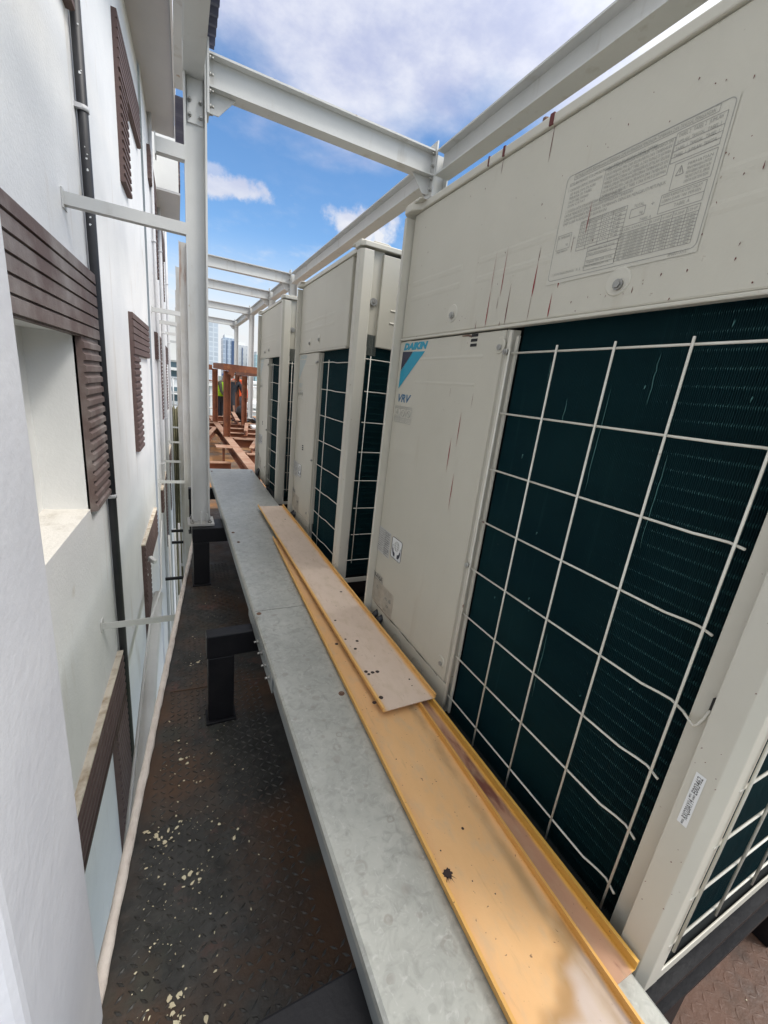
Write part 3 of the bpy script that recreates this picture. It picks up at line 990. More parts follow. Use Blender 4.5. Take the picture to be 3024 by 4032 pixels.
# ================================================================ BLACK SUPPORTS AND BENCH
SZ = -.907
def support(y, x0, x1, label, d=.055, leg=True):
    t = thing("black_support", label, "support", (x0 + .045, y, FZ), "black supports under the bench")
    m = MB()
    h = .092
    m.box(x0, x1, y, y + d, SZ - h, SZ)
    m.build("arm", BLACK, t, .004)
    if leg:
        MB().box(x0 + .004, x0 + .096, y + .001, y + d - .001, FZ + .012, SZ - h - .001).build("leg", BLACK, t, .004)
        MB().box(x0 - .004, x0 + .104, y - .012, y + d + .012, FZ + .0015, FZ + .012).build("foot_plate", BLACK, t, .002)
    return t
support(.285, .075, 2.0, "black steel support arm under the bench, closest to the viewer at the bottom edge", .09)
support(1.395, .072, 2.0, "black steel bracket standing on the floor halfway along the bench")
support(2.575, .060, 2.0, "black steel bracket under the bench at the nearest column's foot", .18)
support(3.55, .06, 2.0, "black steel bracket under the far end of the bench, beyond the column")
for y, lab in ((.135, "black base beam under the near side of the nearest cabinet"), (1.70, "black base beam under the near side of the second cabinet"), (3.06, "black base beam under the farthest cabinet")):
    t = thing("base_beam", lab, "beam", (1.1, y, FZ), "black base beams under the cabinets")
    MB().prism(shift(i_profile(.11, .075, .01, .012), y + .045, -.962), 'x', .66, 2.2).build("beam", BLACK, t)
    for x in (.80, 1.40, 2.0):
        MB().box(x - .04, x + .04, y + .01, y + .08, FZ + .002, -1.018).build("leg", BLACK, t)

BZ = -.835
def trunk(y0, y1, label, bolts, seam):
    t = thing("cable_trunking", label, "trunking", (.43, (y0 + y1) / 2, -.905), "galvanised trunking sections")
    xl, xr = .236, .626
    MB().prism([(xl + .006, BZ), (xr - .006, BZ), (xr, BZ - .005), (xr, BZ - .022), (xr - .002, BZ - .022), (xr - .002, BZ - .006), (xr - .008, BZ - .002), (xl + .008, BZ - .002), (xl + .002, BZ - .006), (xl + .002, BZ - .022), (xl, BZ - .022), (xl, BZ - .005)], 'y', y0, y1).build("lid", GALV, t)
    MB().box(xl + .0035, xr - .0035, y0 + .001, y1 - .001, -.906, BZ - .0035).build("body", GALV_SIDE, t)
    for x, y in bolts:
        bl = MB()
        bl.tube([(x, y, BZ - .001), (x, y, BZ + .004)], .0055, 8)
        bl.tube([(x, y, BZ - .001), (x, y, BZ + .0012)], .009, 10)
        bl.build("screw", RUSTY_BOLT, t)
    return t
tn = trunk(-.6, 1.408, "wide galvanised trunking section, the near half of the bench", [(.252, 1.39), (.40, .9), (.60, 1.39)], True)
trunk(1.411, 4.02, "wide galvanised trunking section, the far half of the bench beside the column", [(.26, 2.28), (.27, 2.13), (.26, 3.9), (.60, 3.9)], False)
MB().box(.2345, .2385, 1.05, 1.52, -.912, BZ - .024).build("splice_plate", GALV_SIDE, tn, .001)
for y, z in ((1.285, -.882), (1.215, -.880), (1.145, -.878), (1.08, -.876)):
    b_ = MB()
    b_.tube([(.2348, y, z), (.2335, y, z)], .010, 12)
    b_.tube([(.2336, y, z), (.2285, y, z)], .0075, 6)
    b_.tube([(.229, y, z), (.219, y, z)], .0035, 8)
    b_.build("bolt", BOLT, tn)

# ================================================================ PRIMER-PAINTED TRAYS ON THE BENCH
def channel(half, lip, th=.0022, fold=.0035):
    a, b = half, half - th
    return [(-a, 0), (a, 0), (a + .002, lip), (a - fold, lip + .001), (a - fold, lip - .0012), (b - .0005, lip - .0018), (b, th), (-b, th), (-b + .0005, lip - .0018), (-a + fold, lip - .0012), (-a + fold, lip + .001), (-a - .002, lip)]
def one_lip(half, lip, th=.0022, fold=.005):
    a, b = half, half - th
    return [(-a, 0), (a, 0), (a + .002, lip), (a - fold, lip + .001), (a - fold, lip - .0012), (b - .0005, lip - .0018), (b, th), (-a, th)]
def tray(name, label, mat, half, lip, p0, p1, z0, z1, group="metal trays on the bench", prof=channel):
    """Tray lying from p0 (near) to p1 (far) at heights z0, z1; local X across, Y along."""
    L = math.dist(p0, p1)
    m = MB().prism(prof(half, lip), 'y', 0, L)
    o = m.build(name, mat)
    ang = math.atan2(p1[0] - p0[0], p1[1] - p0[1])
    o.rotation_euler = (math.atan2(z1 - z0, L), 0, -ang)
    o.location = (p0[0], p0[1], z0)
    return tag(o, label, "tray", group)
def spots(o, lst, z, mat=STAIN, name="paint_spot", jag=.08):
    for x, y, r in lst:
        m = MB()
        m.disc((x, y, z), (0, 0, 1), r, 14, jag)
        q = m.build(name, mat)
        q.parent = o
zt = BZ + .0006
low = tray("metal_tray", "narrow stained pink tray at the bottom of the pile against the cabinet", TRAY_LOW, .060, .021, (.571, .168), (.571, 1.35), zt, zt, prof=one_lip)
mid = tray("metal_tray", "yellow primer tray in the middle of the pile with an ink-like dark splat", TRAY_MID, .088, .0165, (.480, .02), (.538, 2.14), zt + .003, zt + .003)
top = tray("metal_tray", "pink primer tray with yellow lips, topmost of the pile, dotted with dark spots", TRAY_TOP, .083, .0140, (.553, .775), (.547, 2.71), zt + .022, zt + .0205)
def on_tray(o, px, py, z):
    """Pixel of a mark in the photograph, converted once to the tray's own flat coordinates (world height z)."""
    d = Vector(((px - 1512) * RX[0] - (py - 2016) * RU[0] - 1614.06 * RB[0], (px - 1512) * RX[1] - (py - 2016) * RU[1] - 1614.06 * RB[1], (px - 1512) * RX[2] - (py - 2016) * RU[2] - 1614.06 * RB[2]))
    w_ = d * (z / d.z)
    M = Matrix.Translation(o.location) @ o.rotation_euler.to_matrix().to_4x4()
    q = M.inverted() @ w_
    return q.x, q.y
top_marks = [(1500, 2747, .0065), (1474, 2767, .006), (1441, 2645, .006), (1452, 2655, .005), (1467, 2648, .006), (1486, 2645, .006), (1399, 2555, .0055), (1406, 2524, .0055), (1334, 2503, .0055), (1360, 2517, .004),
             (1320, 2443, .0045), (1274, 2417, .003), (1343, 2330, .0055), (1147, 2198, .0055), (1157, 2222, .004), (1123, 2044, .005), (1612, 2675, .003), (1622, 2700, .002), (1150, 2162, .002)]
spots(top, [(*on_tray(top, px, py, zt + .024), r) for px, py, r in top_marks], .0026)
mid_marks = [(1325, 2536, .006), (1822, 3263, .003), (1560, 2990, .0015), (1735, 3350, .0015), (1860, 3470, .0013), (1950, 3520, .0013)]
spots(mid, [(*on_tray(mid, px, py, zt + .005), r) for px, py, r in mid_marks], .0026)
sx_, sy_ = on_tray(mid, 1762, 3440, zt + .005)
m = MB()
m.disc((sx_, sy_, .0027), (0, 0, 1), .0085, 22, .22)
for k in range(9):
    a = random.uniform(3.4, 6.2)
    l = random.uniform(.009, .019)
    ca, sa = math.cos(a), math.sin(a)
    m.add([(sx_ + ca * .006 - sa * .0009, sy_ + sa * .006 + ca * .0009, .00275), (sx_ + ca * .006 + sa * .0009, sy_ + sa * .006 - ca * .0009, .00275), (sx_ + ca * l, sy_ + sa * l, .00275)], [(0, 1, 2)])
q = m.build("paint_splat", STAIN)
q.parent = mid

# ================================================================ COOLING CABINETS
FX, PX = .667, .641        # panel / guard plane, and the prouder posts and lid
LEFT, UP = Vector((0, -1, 0)), Vector((0, 0, 1))
def cabinet(label, Y0, Y1, near):
    """Outdoor unit with its front at X=.667 facing the bench, from side Y0 (near) to Y1 (far)."""
    t = thing("cooling_cabinet", label, "cooling unit", (1.04, (Y0 + Y1) / 2, -.878), "cooling cabinets in a row")
    XB = 1.41
    ZT_, ZM, ZBt = .553, .174, -.876
    split = Y1 - (.565 if near else .44)
    MB().box(.712, XB - .02, Y0 + .056, Y1 - .02, ZBt + .02, ZT_ - .03).build("inner_body", INNER, t)
    # coil faces, front and near side
    rb = random.Random(5)
    fin, fin2, tb, tb2 = MB(), MB(), MB(), MB()
    zt_, zb_ = ZM + .05, ZBt + .003
    y = Y0 + .053
    while y < split - .006:                # upright fins, every one a thin blade
        dy = rb.uniform(-.00025, .00025)
        fin.box(.690 + rb.uniform(0, .0005), .705, y + dy, y + dy + .00032, zb_, zt_)
        y += .0030
    x = .702
    while x < XB - .08:
        dx = rb.uniform(-.00025, .00025)
        fin2.box(x + dx, x + dx + .00032, Y0 + .016 + rb.uniform(0, .0005), Y0 + .031, zb_ + .012, zt_)
        x += .0030
    z = zb_ + .02
    while z < zt_:                         # tube rows behind the fin edges
        tb.tube([(.6985, Y0 + .053, z), (.6985, split - .006, z)], .0042, 8)
        tb2.tube([(.702, Y0 + .0245, z), (XB - .08, Y0 + .0245, z)], .0042, 8)
        z += .0254
    MB().box(.7055, .7095, Y0 + .0525, split - .0055, zb_, zt_).build("coil_backing", COIL_BACK, t)
    MB().box(.7015, XB - .079, Y0 + .0315, Y0 + .0345, zb_ + .012, zt_).build("coil_backing", COIL_BACK, t)
    if near:                              # bent-fin streaks and bits of debris caught in the fins
        for y_, z0_, z1_ in ((.512, .052, -.137), (.384, -.044, -.20), (.514, -.448, -.608), (.66, .10, .06), (.60, .03, -.02), (.44, .11, .03)):
            n_ = 9
            tb.tube([(.6897, y_ + rb.uniform(-.0012, .0012), z0_ + (z1_ - z0_) * q / n_) for q in range(n_ + 1)], [.0003 + .0006 * math.sin(math.pi * q / n_) for q in range(n_ + 1)], 5)
        for y_, z_ in ((.581, -.398), (.574, -.425), (.682, -.449), (.686, -.096), (.60, -.25), (.45, .06), (.41, -.52), (.33, -.44), (.35, .15), (.30, .05), (.55, -.70)):
            tb.tube([(.6897, y_, z_), (.6893, y_ + .001, z_ - rb.uniform(.003, .010))], [.0016, .0007], 6)
    fin.build("coil", COIL, t, extra=(tb, TEAL_TUBE))
    fin2.build("coil", COIL, t, extra=(tb2, TEAL_TUBE))
    # posts: front corner near, front corner far, back corners
    def post(poly):
        MB().prism(poly, 'z', ZBt - .012, ZT_ - .032).build("post", CREAM_POST, t, .0025)
    post([(PX, Y0 + .013), (PX + .013, Y0), (PX + .052, Y0), (PX + .052, Y0 + .003), (PX + .015, Y0 + .004), (PX + .004, Y0 + .016), (PX + .004, Y0 + .045), (FX + .001, Y0 + .047), (FX + .001, Y0 + .079), (FX + .004, Y0 + .079), (FX + .004, Y0 + .0465), (PX, Y0 + .049)])
    post([(PX + .05, Y0 + .003), (PX + .060, Y0 + .014), (PX + .060, Y0 + .017), (PX + .05, Y0 + .006)])
    post([(PX, Y1 - .018), (PX + .014, Y1), (PX + .06, Y1), (PX + .06, Y1 - .004), (FX + .02, Y1 - .022), (FX + .02, Y1 - .032), (PX, Y1 - .030)])
    post([(XB - .06, Y0), (XB, Y0), (XB, Y0 + .06), (XB - .06, Y0 + .06)])
    post([(XB - .06, Y1 - .06), (XB, Y1 - .06), (XB, Y1), (XB - .06, Y1)])
    # lid: rounded rim with thicker corners
    lid = MB()
    lid.prism([(PX - .002, Y0 + .016), (PX + .014, Y0 - .001), (XB, Y0 - .001), (XB, Y1 + .001), (PX + .014, Y1 + .001), (PX - .002, Y1 - .016), (PX - .002, Y1 - .055), (FX - .007, Y1 - .085), (FX - .007, Y0 + .095), (PX - .002, Y0 + .065)], 'z', ZT_ - .023, ZT_ - .004)
    lid.build("lid", CREAM_POST, t, .003, 2)
    for ya, yb in ((Y0 + .017, Y0 + .10), (Y1 - .09, Y1 - .017)):
        c = MB()
        c.prism([(ya, ZT_ - .005), (yb + (.02 if ya < Y0 + .05 else 0), ZT_ - .005), (yb, ZT_ + .002), (ya, ZT_ + .002)] if ya < Y0 + .05 else [(ya - .02, ZT_ - .005), (yb, ZT_ - .005), (yb, ZT_ + .002), (ya, ZT_ + .002)], 'x', PX + .002, PX + .05)
        c.build("lid_corner", CREAM_POST, t, .002)
    c = MB()
    c.prism([(PX + .051, ZT_ - .005), (PX + .13, ZT_ - .005), (PX + .11, ZT_ + .002), (PX + .051, ZT_ + .002)], 'y', Y0 + .002, Y0 + .05)
    c.build("lid_corner", CREAM_POST, t, .002)
    # fan housing ring on top
    MB().tube([(1.03, (Y0 + Y1) / 2, ZT_ - .01), (1.03, (Y0 + Y1) / 2, ZT_ + .01)], .30, 32).build("fan_housing", GAP, t)
    # upper panel with its folded lower edge and two swaged grooves
    ya, yb = Y0 + (.052 if near else .155), Y1 - .036
    up = MB().box(FX - .001, FX + .022, ya, yb, ZM + .004, ZT_ - .0235)
    if not near:
        MB().box(FX + .016, FX + .028, ya - .055, ya - .003, ZM, ZT_ - .0235).build("upper_flange", CREAM, t)
    MB().box(FX - .005, FX + .012, ya, yb, ZM - .003, ZM + .0035).build("panel_lip", CREAM_POST, t, .002)
    gr = MB()
    for z in (.333, .292):
        for a, b in (((Y0 + .16, Y1 - .40), (Y1 - .33, Y1 - .07)) if near else ((ya + .18, yb - .04),)):
            gr.prism([(FX - .0009, z - .0110), (FX - .00145, z - .004), (FX - .0015, z + .003), (FX - .0009, z + .009)], 'y', a, b)
    up.build("upper_panel", CREAM, t, .004, extra=(gr, CREAM))
    # side upper panel (near side)
    gs = MB()
    for z in (.325, .278):
        gs.prism([(Y0 + .0062, z - .005), (Y0 + .0025, z), (Y0 + .0062, z + .005)], 'x', PX + .15, XB - .2)
    MB().box(PX + .098, XB - .062, Y0 + .006, Y0 + .028, ZM + .004, ZT_ - .034).build("side_panel", CREAM, t, .003, extra=(gs, CREAM))
    MB().box(PX + .058, PX + .106, Y0 + .0195, Y0 + .0245, ZM - .030, ZT_ - .024).build("corner_flange", CREAM, t)
    fl = MB().box(PX + .048, PX + .0615, Y0 + .0125, Y0 + .0150, ZBt + .01, ZM + .001)
    fl.build("side_strip", CREAM_POST, t)
    for z in (.06, -.24, -.50, -.62, -.72):
        MB().box(PX + .0535, PX + .0575, Y0 + .0118, Y0 + .0124, z - .003, z + .003).build("rivet_hole", GAP, t)
    # service door
    dr = MB().box(FX - .001, FX + .026, split + .022, Y1 - .034, -.775, ZM - .006)
    wd = MB()
    for z, a, b in ((.112, .15, .475), (.045, .16, .46)) if near else ((.105, .17, .36), (.04, .17, .36)):
        wd.prism([(FX - .0009, z - .006), (FX - .0016, z), (FX - .0009, z + .006)], 'y', Y1 - b, Y1 - a)
    door = dr.build("service_door", CREAM, t, .004, extra=(wd, CREAM))
    MB().prism([(FX + .003, split + .0215), (FX + .003, split + .0195), (FX + .026, split + .004), (FX + .026, split + .0215)], 'z', -.775, ZM - .006).build("door_edge", CREAM_POST, t)
    ko = MB()
    for y in (Y1 - .26, Y1 - .40):
        pts = [(FX - .001, y + .034 * math.cos(a), -.835 + .034 * math.sin(a)) for a in [math.pi * k / 12 for k in range(-3, 16)]]
        ko.tube(pts, .0007, 4)
    MB().box(FX - .0005, FX + .026, split + .012, Y1 - .034, ZBt, -.778).build("kick_plate", CREAM, t, .003, extra=(ko, INK_SOFT))
    for k in range(3):
        vt = MB()
        z = (.163 if near else -.352) - k * .0115
        yv = Y1 - (.43 if near else .22)
        vt.box(FX - .0022, FX - .0008, yv - .013, yv + .012, z - .0035, z + .0032)
        vt.build("vent_slot", GAP, door)
    for y, z in (((Y1 - .530, .134), (Y1 - .515, -.725)) if near else ((Y1 - .40, .12), (Y1 - .38, -.72))):
        s_ = MB()
        s_.tube([(FX + .001, y, z), (FX - .0035, y, z)], [.020, .0165], 20)
        d_ = s_.build("screw_dimple", CREAM, door)
        s2 = MB()
        s2.tube([(FX - .003, y - .003, z - .004), (FX - .0075, y - .003, z - .004)], .0068, 6)
        s2.build("screw", BOLT, d_)
    for y, z in (((Y1 - .315, .225), (Y0 + .375, .222)) if near else ((Y1 - .25, .225), (Y1 - .42, .235))):
        s_ = MB()
        s_.tube([(FX + .001, y, z), (FX - .0032, y, z)], [.024, .021], 20)
        d_ = s_.build("screw_dimple", CREAM_POST, t)
        s2 = MB()
        s2.tube([(FX - .003, y - .004, z - .006), (FX - .008, y - .004, z - .006)], .0085, 12)
        s2.tube([(FX - .008, y - .004, z - .006), (FX - .0105, y - .004, z - .006)], .006, 6)
        s2.build("screw", BOLT, d_)
    s_ = MB()
    s_.tube([(.715, Y0 + .013, .345), (.714, Y0 + .009, .345)], [.016, .014], 16)
    s_.tube([(.714, Y0 + .010, .345), (.714, Y0 + .003, .345)], .006, 6)
    s_.build("side_screw", BOLT, t)
    # guard bracket strip and wire guard, front
    st = MB().box(FX - .004, FX + .001, split - .002, split + .0085, ZBt + .02, ZM - .010)
    st.box(FX + .006, FX + .012, split - .014, split - .006, ZBt + .02, ZM - .02)
    st.build("guard_strip", CREAM_POST, t, .001)
    rows = [.1165 - .1305 * k for k in range(8)]
    last = Y0 + .094
    cols = [.760, .6275, .5035, .3805, .2515] if near else [split - .18]
    wg = MB()
    R = .0021
    for k, z in enumerate(rows):
        hook = near and k in (0, 4)
        far = cols[0] + (.008 if near else .11)
        pts = [(FX, far, z)]
        pts += [(FX, cols[-1] + .055, z)] if near else []
        if near:
            if k > 0:
                pts += [(FX + .006, cols[-1] + .03, z + .0005), (FX + .008, cols[-1] + .012, z + .001), (FX, cols[-1] - .010, z)]
            else:
                pts += [(FX, cols[-1] - .01, z)]
            if k == 4:
                pts += [(FX - .006, .234, z), (FX - .011, .221, z - .004), (FX - .011, .2165, z + .002), (FX - .010, .213, z + .014), (FX - .006, .2105, z + .030)]
        else:
            pts += [(FX + .002, split - .215, z), (FX + .012, split - .25, z - .003), (FX + .013, Y0 + .05, z - .002)]
        wg.tube(pts, R, 8)
    for y in cols:
        wg.tube([(FX - .0052, y, rows[0] + .010), (FX - .0052, y, ZBt + .03)], R, 8)
    wg.build("wire_guard", CREAM_WIRE, t)
    for z in (rows[0] + .002, rows[4] + .006):
        cl = MB()
        cl.tube([(FX - .004, split + .004, z), (FX - .012, split + .004, z)], .0065, 10)
        cl.tube([(FX - .012, split + .004, z), (FX - .014, split + .004, z)], .004, 6)
        cl.build("guard_clip", BOLT, t)
    # guard, near side
    ws = MB()
    ys_ = Y0 + .001
    xs_ = [(.688 if near else .718) + .1255 * k for k in range(5)]
    rz = [.128 - .1285 * k for k in range(8)] if not near else [-.04 - .107 * k for k in range(8)]
    for k, z in enumerate(rz):
        a = xs_[0] - .012
        if not near and k in (0, 4, 7):
            ws.tube([(xs_[0] - .075, ys_ + .012, z + .004), (xs_[0] - .055, ys_ + .010, z + .003), (xs_[0] - .02, ys_, z), (XB - .09, ys_, z)], R, 8)
        else:
            ws.tube([(a, ys_, z), (XB - .09, ys_, z)], R, 8)
    for x in xs_:
        ws.tube([(x, ys_ - .005, rz[0] + .012), (x, ys_ - .005, rz[-1] - .012)], R, 8)
    ws.build("wire_guard", CREAM_WIRE, t)
    bp = MB()
    bp.prism([(PX + .02, Y0 + .03), (PX + .035, Y0 + .004), (XB - .02, Y0 + .004), (XB - .02, Y1 - .004), (PX + .035, Y1 - .004)], 'z', ZBt - .010, ZBt - .001)
    bp.build("base_pan", INNER, t)
    bp = MB()
    bp.box(PX + .03, XB - .02, Y0 + .0005, Y0 + .0035, ZBt - .012, ZBt + .012)
    bp.build("base_lip", CREAM_POST, t, .001)
    for x, y in ((.75, Y0 + .06), (1.30, Y0 + .06), (.75, Y1 - .06), (1.30, Y1 - .06)):
        MB().box(x - .05, x + .05, y - .03, y + .03, SZ + .0005, ZBt - .008).build("foot", GAP, t)
    for y in (Y1 - .13, Y1 - .09):
        hs = MB()
        hs.tube([(FX + .01, y, -.80), (FX - .012, y, -.815), (FX - .02, y, -.86), (FX - .02, y, -.94)], .012, 10)
        hs.build("hose", PIPE_BLACK, t)
    # ---- writing and stickers
    def Yu(y):                       # y measured on the nearest cabinet -> this one
        return Y1 - (1.33 - y)
    faded = not near
    X1, X2 = FX - .0016, FX - .0019
    m = MB()
    merge(m, "w", "DAIKIN", (X1, Yu(1.268), .1425), LEFT, UP, .0185, .148, shear=.25, bold=.07)
    m.build("wordmark", FADED if faded else CYAN, door)
    m = MB()
    m.add([(X1, Yu(1.272), .137), (X1, Yu(1.205), .1355), (X1, Yu(1.2735), .078)], [(0, 1, 2)])
    m.build("triangle_mark", FADED if faded else NAVY, door)
    m = MB()
    m.add([(X1, Yu(1.2035), .1355), (X1, Yu(1.131), .134), (X1, Yu(1.275), .021), (X1, Yu(1.2738), .0765)], [(0, 1, 2, 3)])
    m.build("triangle_mark", FADED if faded else CYAN, door)
    m = MB()
    merge(m, "w", "VRV", (X1, Yu(1.268), -.020), LEFT, UP, .024, .086, shear=.28, bold=.03)
    m.build("series_mark", FADED if faded else BLUE_INK, door)
    # three warning pictograms
    m = MB()
    m.add([(X1 + .0003, Yu(1.281), -.033), (X1 + .0003, Yu(1.163), -.033), (X1 + .0003, Yu(1.163), -.087), (X1 + .0003, Yu(1.281), -.087)], [(0, 1, 2, 3)])
    wl = m.build("warning_label", FILM, door)
    m = MB()
    for k in range(3):
        ya_, yb_ = Yu(1.279) - k * .0385, Yu(1.279) - k * .0385 - .0365
        for z in (-.0345, -.0405, -.071, -.0855):
            m.add([(X2, ya_, z), (X2, yb_, z), (X2, yb_, z - .0011), (X2, ya_, z - .0011)], [(0, 1, 2, 3)])
        for yy in (ya_, yb_ + .0011):
            m.add([(X2, yy, -.0345), (X2, yy - .0011, -.0345), (X2, yy - .0011, -.0855), (X2, yy, -.0855)], [(0, 1, 2, 3)])
        merge(m, "w", "PERINGATAN", (X2, ya_ - .003, -.0392), LEFT, UP, .0026, .030)
        yc = (ya_ + yb_) / 2
        if k == 0:
            for a_, b_ in (((.012, -.067), (0, -.045)), ((0, -.045), (-.012, -.067)), ((-.012, -.067), (.012, -.067))):
                m.tube([(X2, yc + a_[0], a_[1]), (X2, yc + b_[0], b_[1])], .0007, 4)
            m.tube([(X2, yc, -.053), (X2, yc, -.063)], .001, 4)
        else:
            ring = [(X2, yc + .0105 * math.cos(a), -.056 + .0105 * math.sin(a)) for a in [2 * math.pi * q / 20 for q in range(21)]]
            m.tube(ring, .0008, 4)
            m.tube([(X2, yc + .0075, -.0485), (X2, yc - .0075, -.0635)], .0008, 4)
        for q in range(3):
            merge(m, "w", random.choice(["JANGAN MASUKKAN JARI", "BACA PETUNJUK DAHULU", "JANGAN SENTUH SIRIP", "PUTUSKAN ARUS LISTRIK"]), (X2, ya_ - .003, -.0755 - q * .0034), LEFT, UP, .0018, .030)
    m.build("print", INK_SOFT, wl)
    # silver data label
    m = MB()
    m.add([(X1 + .0003, Yu(1.296), -.471), (X1 + .0003, Yu(1.200), -.471), (X1 + .0003, Yu(1.200), -.568), (X1 + .0003, Yu(1.296), -.568)], [(0, 1, 2, 3)])
    dl = m.build("data_label", SILVER, door)
    m = MB()
    for q in range(11):
        z = -.4785 - q * .0082
        merge(m, "w", ["MODEL RXQ20AY14", "POWER SUPPLY 380-415V 3~ 50Hz", "RATED CURRENT 24.5 A", "REFRIGERANT R410A", "CHARGE 11.8 kg", "MAX PRESSURE 4.0 MPa", "LOW SIDE 3.3 MPa", "MASS 305 kg", "IP X4", "MFG NO. E003462", "MADE IN THAILAND"][q], (X2, Yu(1.292), z), LEFT, UP, .0038, .086 - (q % 4) * .010)
        m.add([(X2, Yu(1.245), z - .002), (X2, Yu(1.206), z - .002), (X2, Yu(1.206), z - .0036), (X2, Yu(1.245), z - .0036)], [(0, 1, 2, 3)])
    m.build("print", INK, dl)
    # white sticker: two hands under a globe
    m = MB()
    r = .008
    ya_, yb_, za_, zb_ = Yu(1.187), Yu(1.116), -.474, -.549
    out = []
    for cy, cz, a0 in ((ya_ - r, za_ - r, 0), (yb_ + r, za_ - r, 1), (yb_ + r, zb_ + r, 2), (ya_ - r, zb_ + r, 3)):
        for q in range(5):
            a = math.pi / 2 * (a0 + q / 4)
            out.append((cy + r * math.cos(a), cz + r * math.sin(a)))
    m.add([(X1 + .0003, p[0], p[1]) for p in out], [tuple(range(len(out)))])
    hsn = m.build("hands_sticker", STICKER, door)
    m = MB()
    m.tube([(X2, p[0], p[1]) for p in out] + [(X2, out[0][0], out[0][1])], .0008, 4)
    yc = (ya_ + yb_) / 2
    for sg in (1, -1):
        m.add([(X2, yc + sg * .026, -.512), (X2, yc + sg * .022, -.514), (X2, yc + sg * .019, -.524), (X2, yc + sg * .008, -.529), (X2, yc + sg * .008, -.541), (X2, yc + sg * .019, -.541), (X2, yc + sg * .026, -.531), (X2, yc + sg * .029, -.520), (X2, yc + sg * .028, -.500), (X2, yc + sg * .025, -.500)], [tuple(range(10))])
    merge(m, "w", "HANDLE WITH CARE", (X2, ya_ - .010, -.5465), LEFT, UP, .0032, .050)
    m.build("print", NAVY, hsn)
    m = MB()
    for rr in (.0165, .009):
        m.tube([(X2, yc + rr * math.cos(a), -.500 + .0165 * math.sin(a)) for a in [2 * math.pi * q / 20 for q in range(21)]], .0005, 4)
    for dz, ww in ((0, .0165), (.008, .0145), (-.008, .0145)):
        m.tube([(X2, yc - ww, -.500 + dz), (X2, yc + ww, -.500 + dz)], .0005, 4)
    m.build("globe", INK_SOFT, hsn)
    # R410A plate and the installation label under it
    m = MB()
    m.add([(X1 + .0003, Yu(1.298), -.679), (X1 + .0003, Yu(1.222), -.679), (X1 + .0003, Yu(1.128), -.679), (X1 + .0003, Yu(1.128), -.785), (X1 + .0003, Yu(1.298), -.772)], [(0, 1, 2, 3, 4)])
    il = m.build("installation_label", BROWN_FILM, door)
    m = MB()
    merge(m, "w", "R410A", (X2, Yu(1.292), -.675), LEFT, UP, .0165, .066, bold=.03)
    for z in (-.655, -.6785):
        m.add([(X2, Yu(1.297), z), (X2, Yu(1.222), z), (X2, Yu(1.222), z - .0014), (X2, Yu(1.297), z - .0014)], [(0, 1, 2, 3)])
    for yy in (Yu(1.297), Yu(1.2234)):
        m.add([(X2, yy, -.655), (X2, yy - .0014, -.655), (X2, yy - .0014, -.6785), (X2, yy, -.6785)], [(0, 1, 2, 3)])
    m.build("refrigerant_mark", INK, door)
    m = MB()
    rnd = random.Random(3)
    for q in range(13):
        z = -.688 - q * .0062
        for s0 in range(2):
            y0_ = 1.292 - s0 * .083 - rnd.uniform(0, .01)
            merge(m, "w", rnd.choice(["SAMBUNGAN PIPA GAS", "KATUP PENUTUP", "ISI REFRIGERAN", "PENGISIAN CAIR", "SISI CAIR", "POMPA VAKUM"]), (X2, Yu(y0_), z), LEFT, UP, .0032, rnd.uniform(.035, .068))
    for q in range(7):
        y0_, z0_ = rnd.uniform(1.15, 1.28), rnd.uniform(-.765, -.70)
        a_, b_ = rnd.uniform(.008, .014), rnd.uniform(.006, .010)
        m.tube([(X2, Yu(y0_), z0_), (X2, Yu(y0_ - a_), z0_), (X2, Yu(y0_ - a_), z0_ - b_), (X2, Yu(y0_), z0_ - b_), (X2, Yu(y0_), z0_)], .0006, 4)
    m.build("print", INK_SOFT, il)
    return t, door

near_cab, near_door = cabinet("nearest cream cooling cabinet with bright blue maker's mark and white wire guard", .155, 1.33, True)
cab2, _ = cabinet("second cream cooling cabinet, between the nearest one and the smallest one in view", 1.655, 2.64, False)
cab3 = copy_tree(cab2)
cab3.location.y += 1.345
cab3["label"] = "farthest cream cooling cabinet, beside the end of the galvanised bench"

# ---- the charging-record sheet on the nearest cabinet's upper panel
X1, X2 = FX - .0022, FX - .0026
def S(u, v):
    """Sheet coordinates: u 0..1 left to right, v 0..1 bottom to top."""
    return (.689 - u * .272, .247 + v * .176)
def line(m, a, b, wd=.0009):
    (y0, z0), (y1, z1) = S(*a), S(*b)
    d = Vector((0, y1 - y0, z1 - z0)).normalized()
    n_ = Vector((0, -d.z, d.y)) * wd / 2
    p, q = Vector((X2, y0, z0)), Vector((X2, y1, z1))
    m.add([p + n_, q + n_, q - n_, p - n_], [(0, 1, 2, 3)])
def rect(m, u0, v0, u1, v1, wd=.0009):
    for a, b in (((u0, v0), (u1, v0)), ((u1, v0), (u1, v1)), ((u1, v1), (u0, v1)), ((u0, v1), (u0, v0))):
        line(m, a, b, wd)
def words(m, s, u, v, h, wd):
    y, z = S(u, v)
    merge(m, "w", s, (X2, y, z), LEFT, UP, h * .176, wd * .272)
m = MB()
(ya_, za_), (yb_, zb_) = S(-.012, 1.012), S(1.012, -.035)
m.add([(X1, ya_, za_), (X1, yb_, za_), (X1, yb_, zb_), (X1, ya_, zb_)], [(0, 1, 2, 3)])
sheet = m.build("record_sheet", FILM, near_cab)
m = MB()
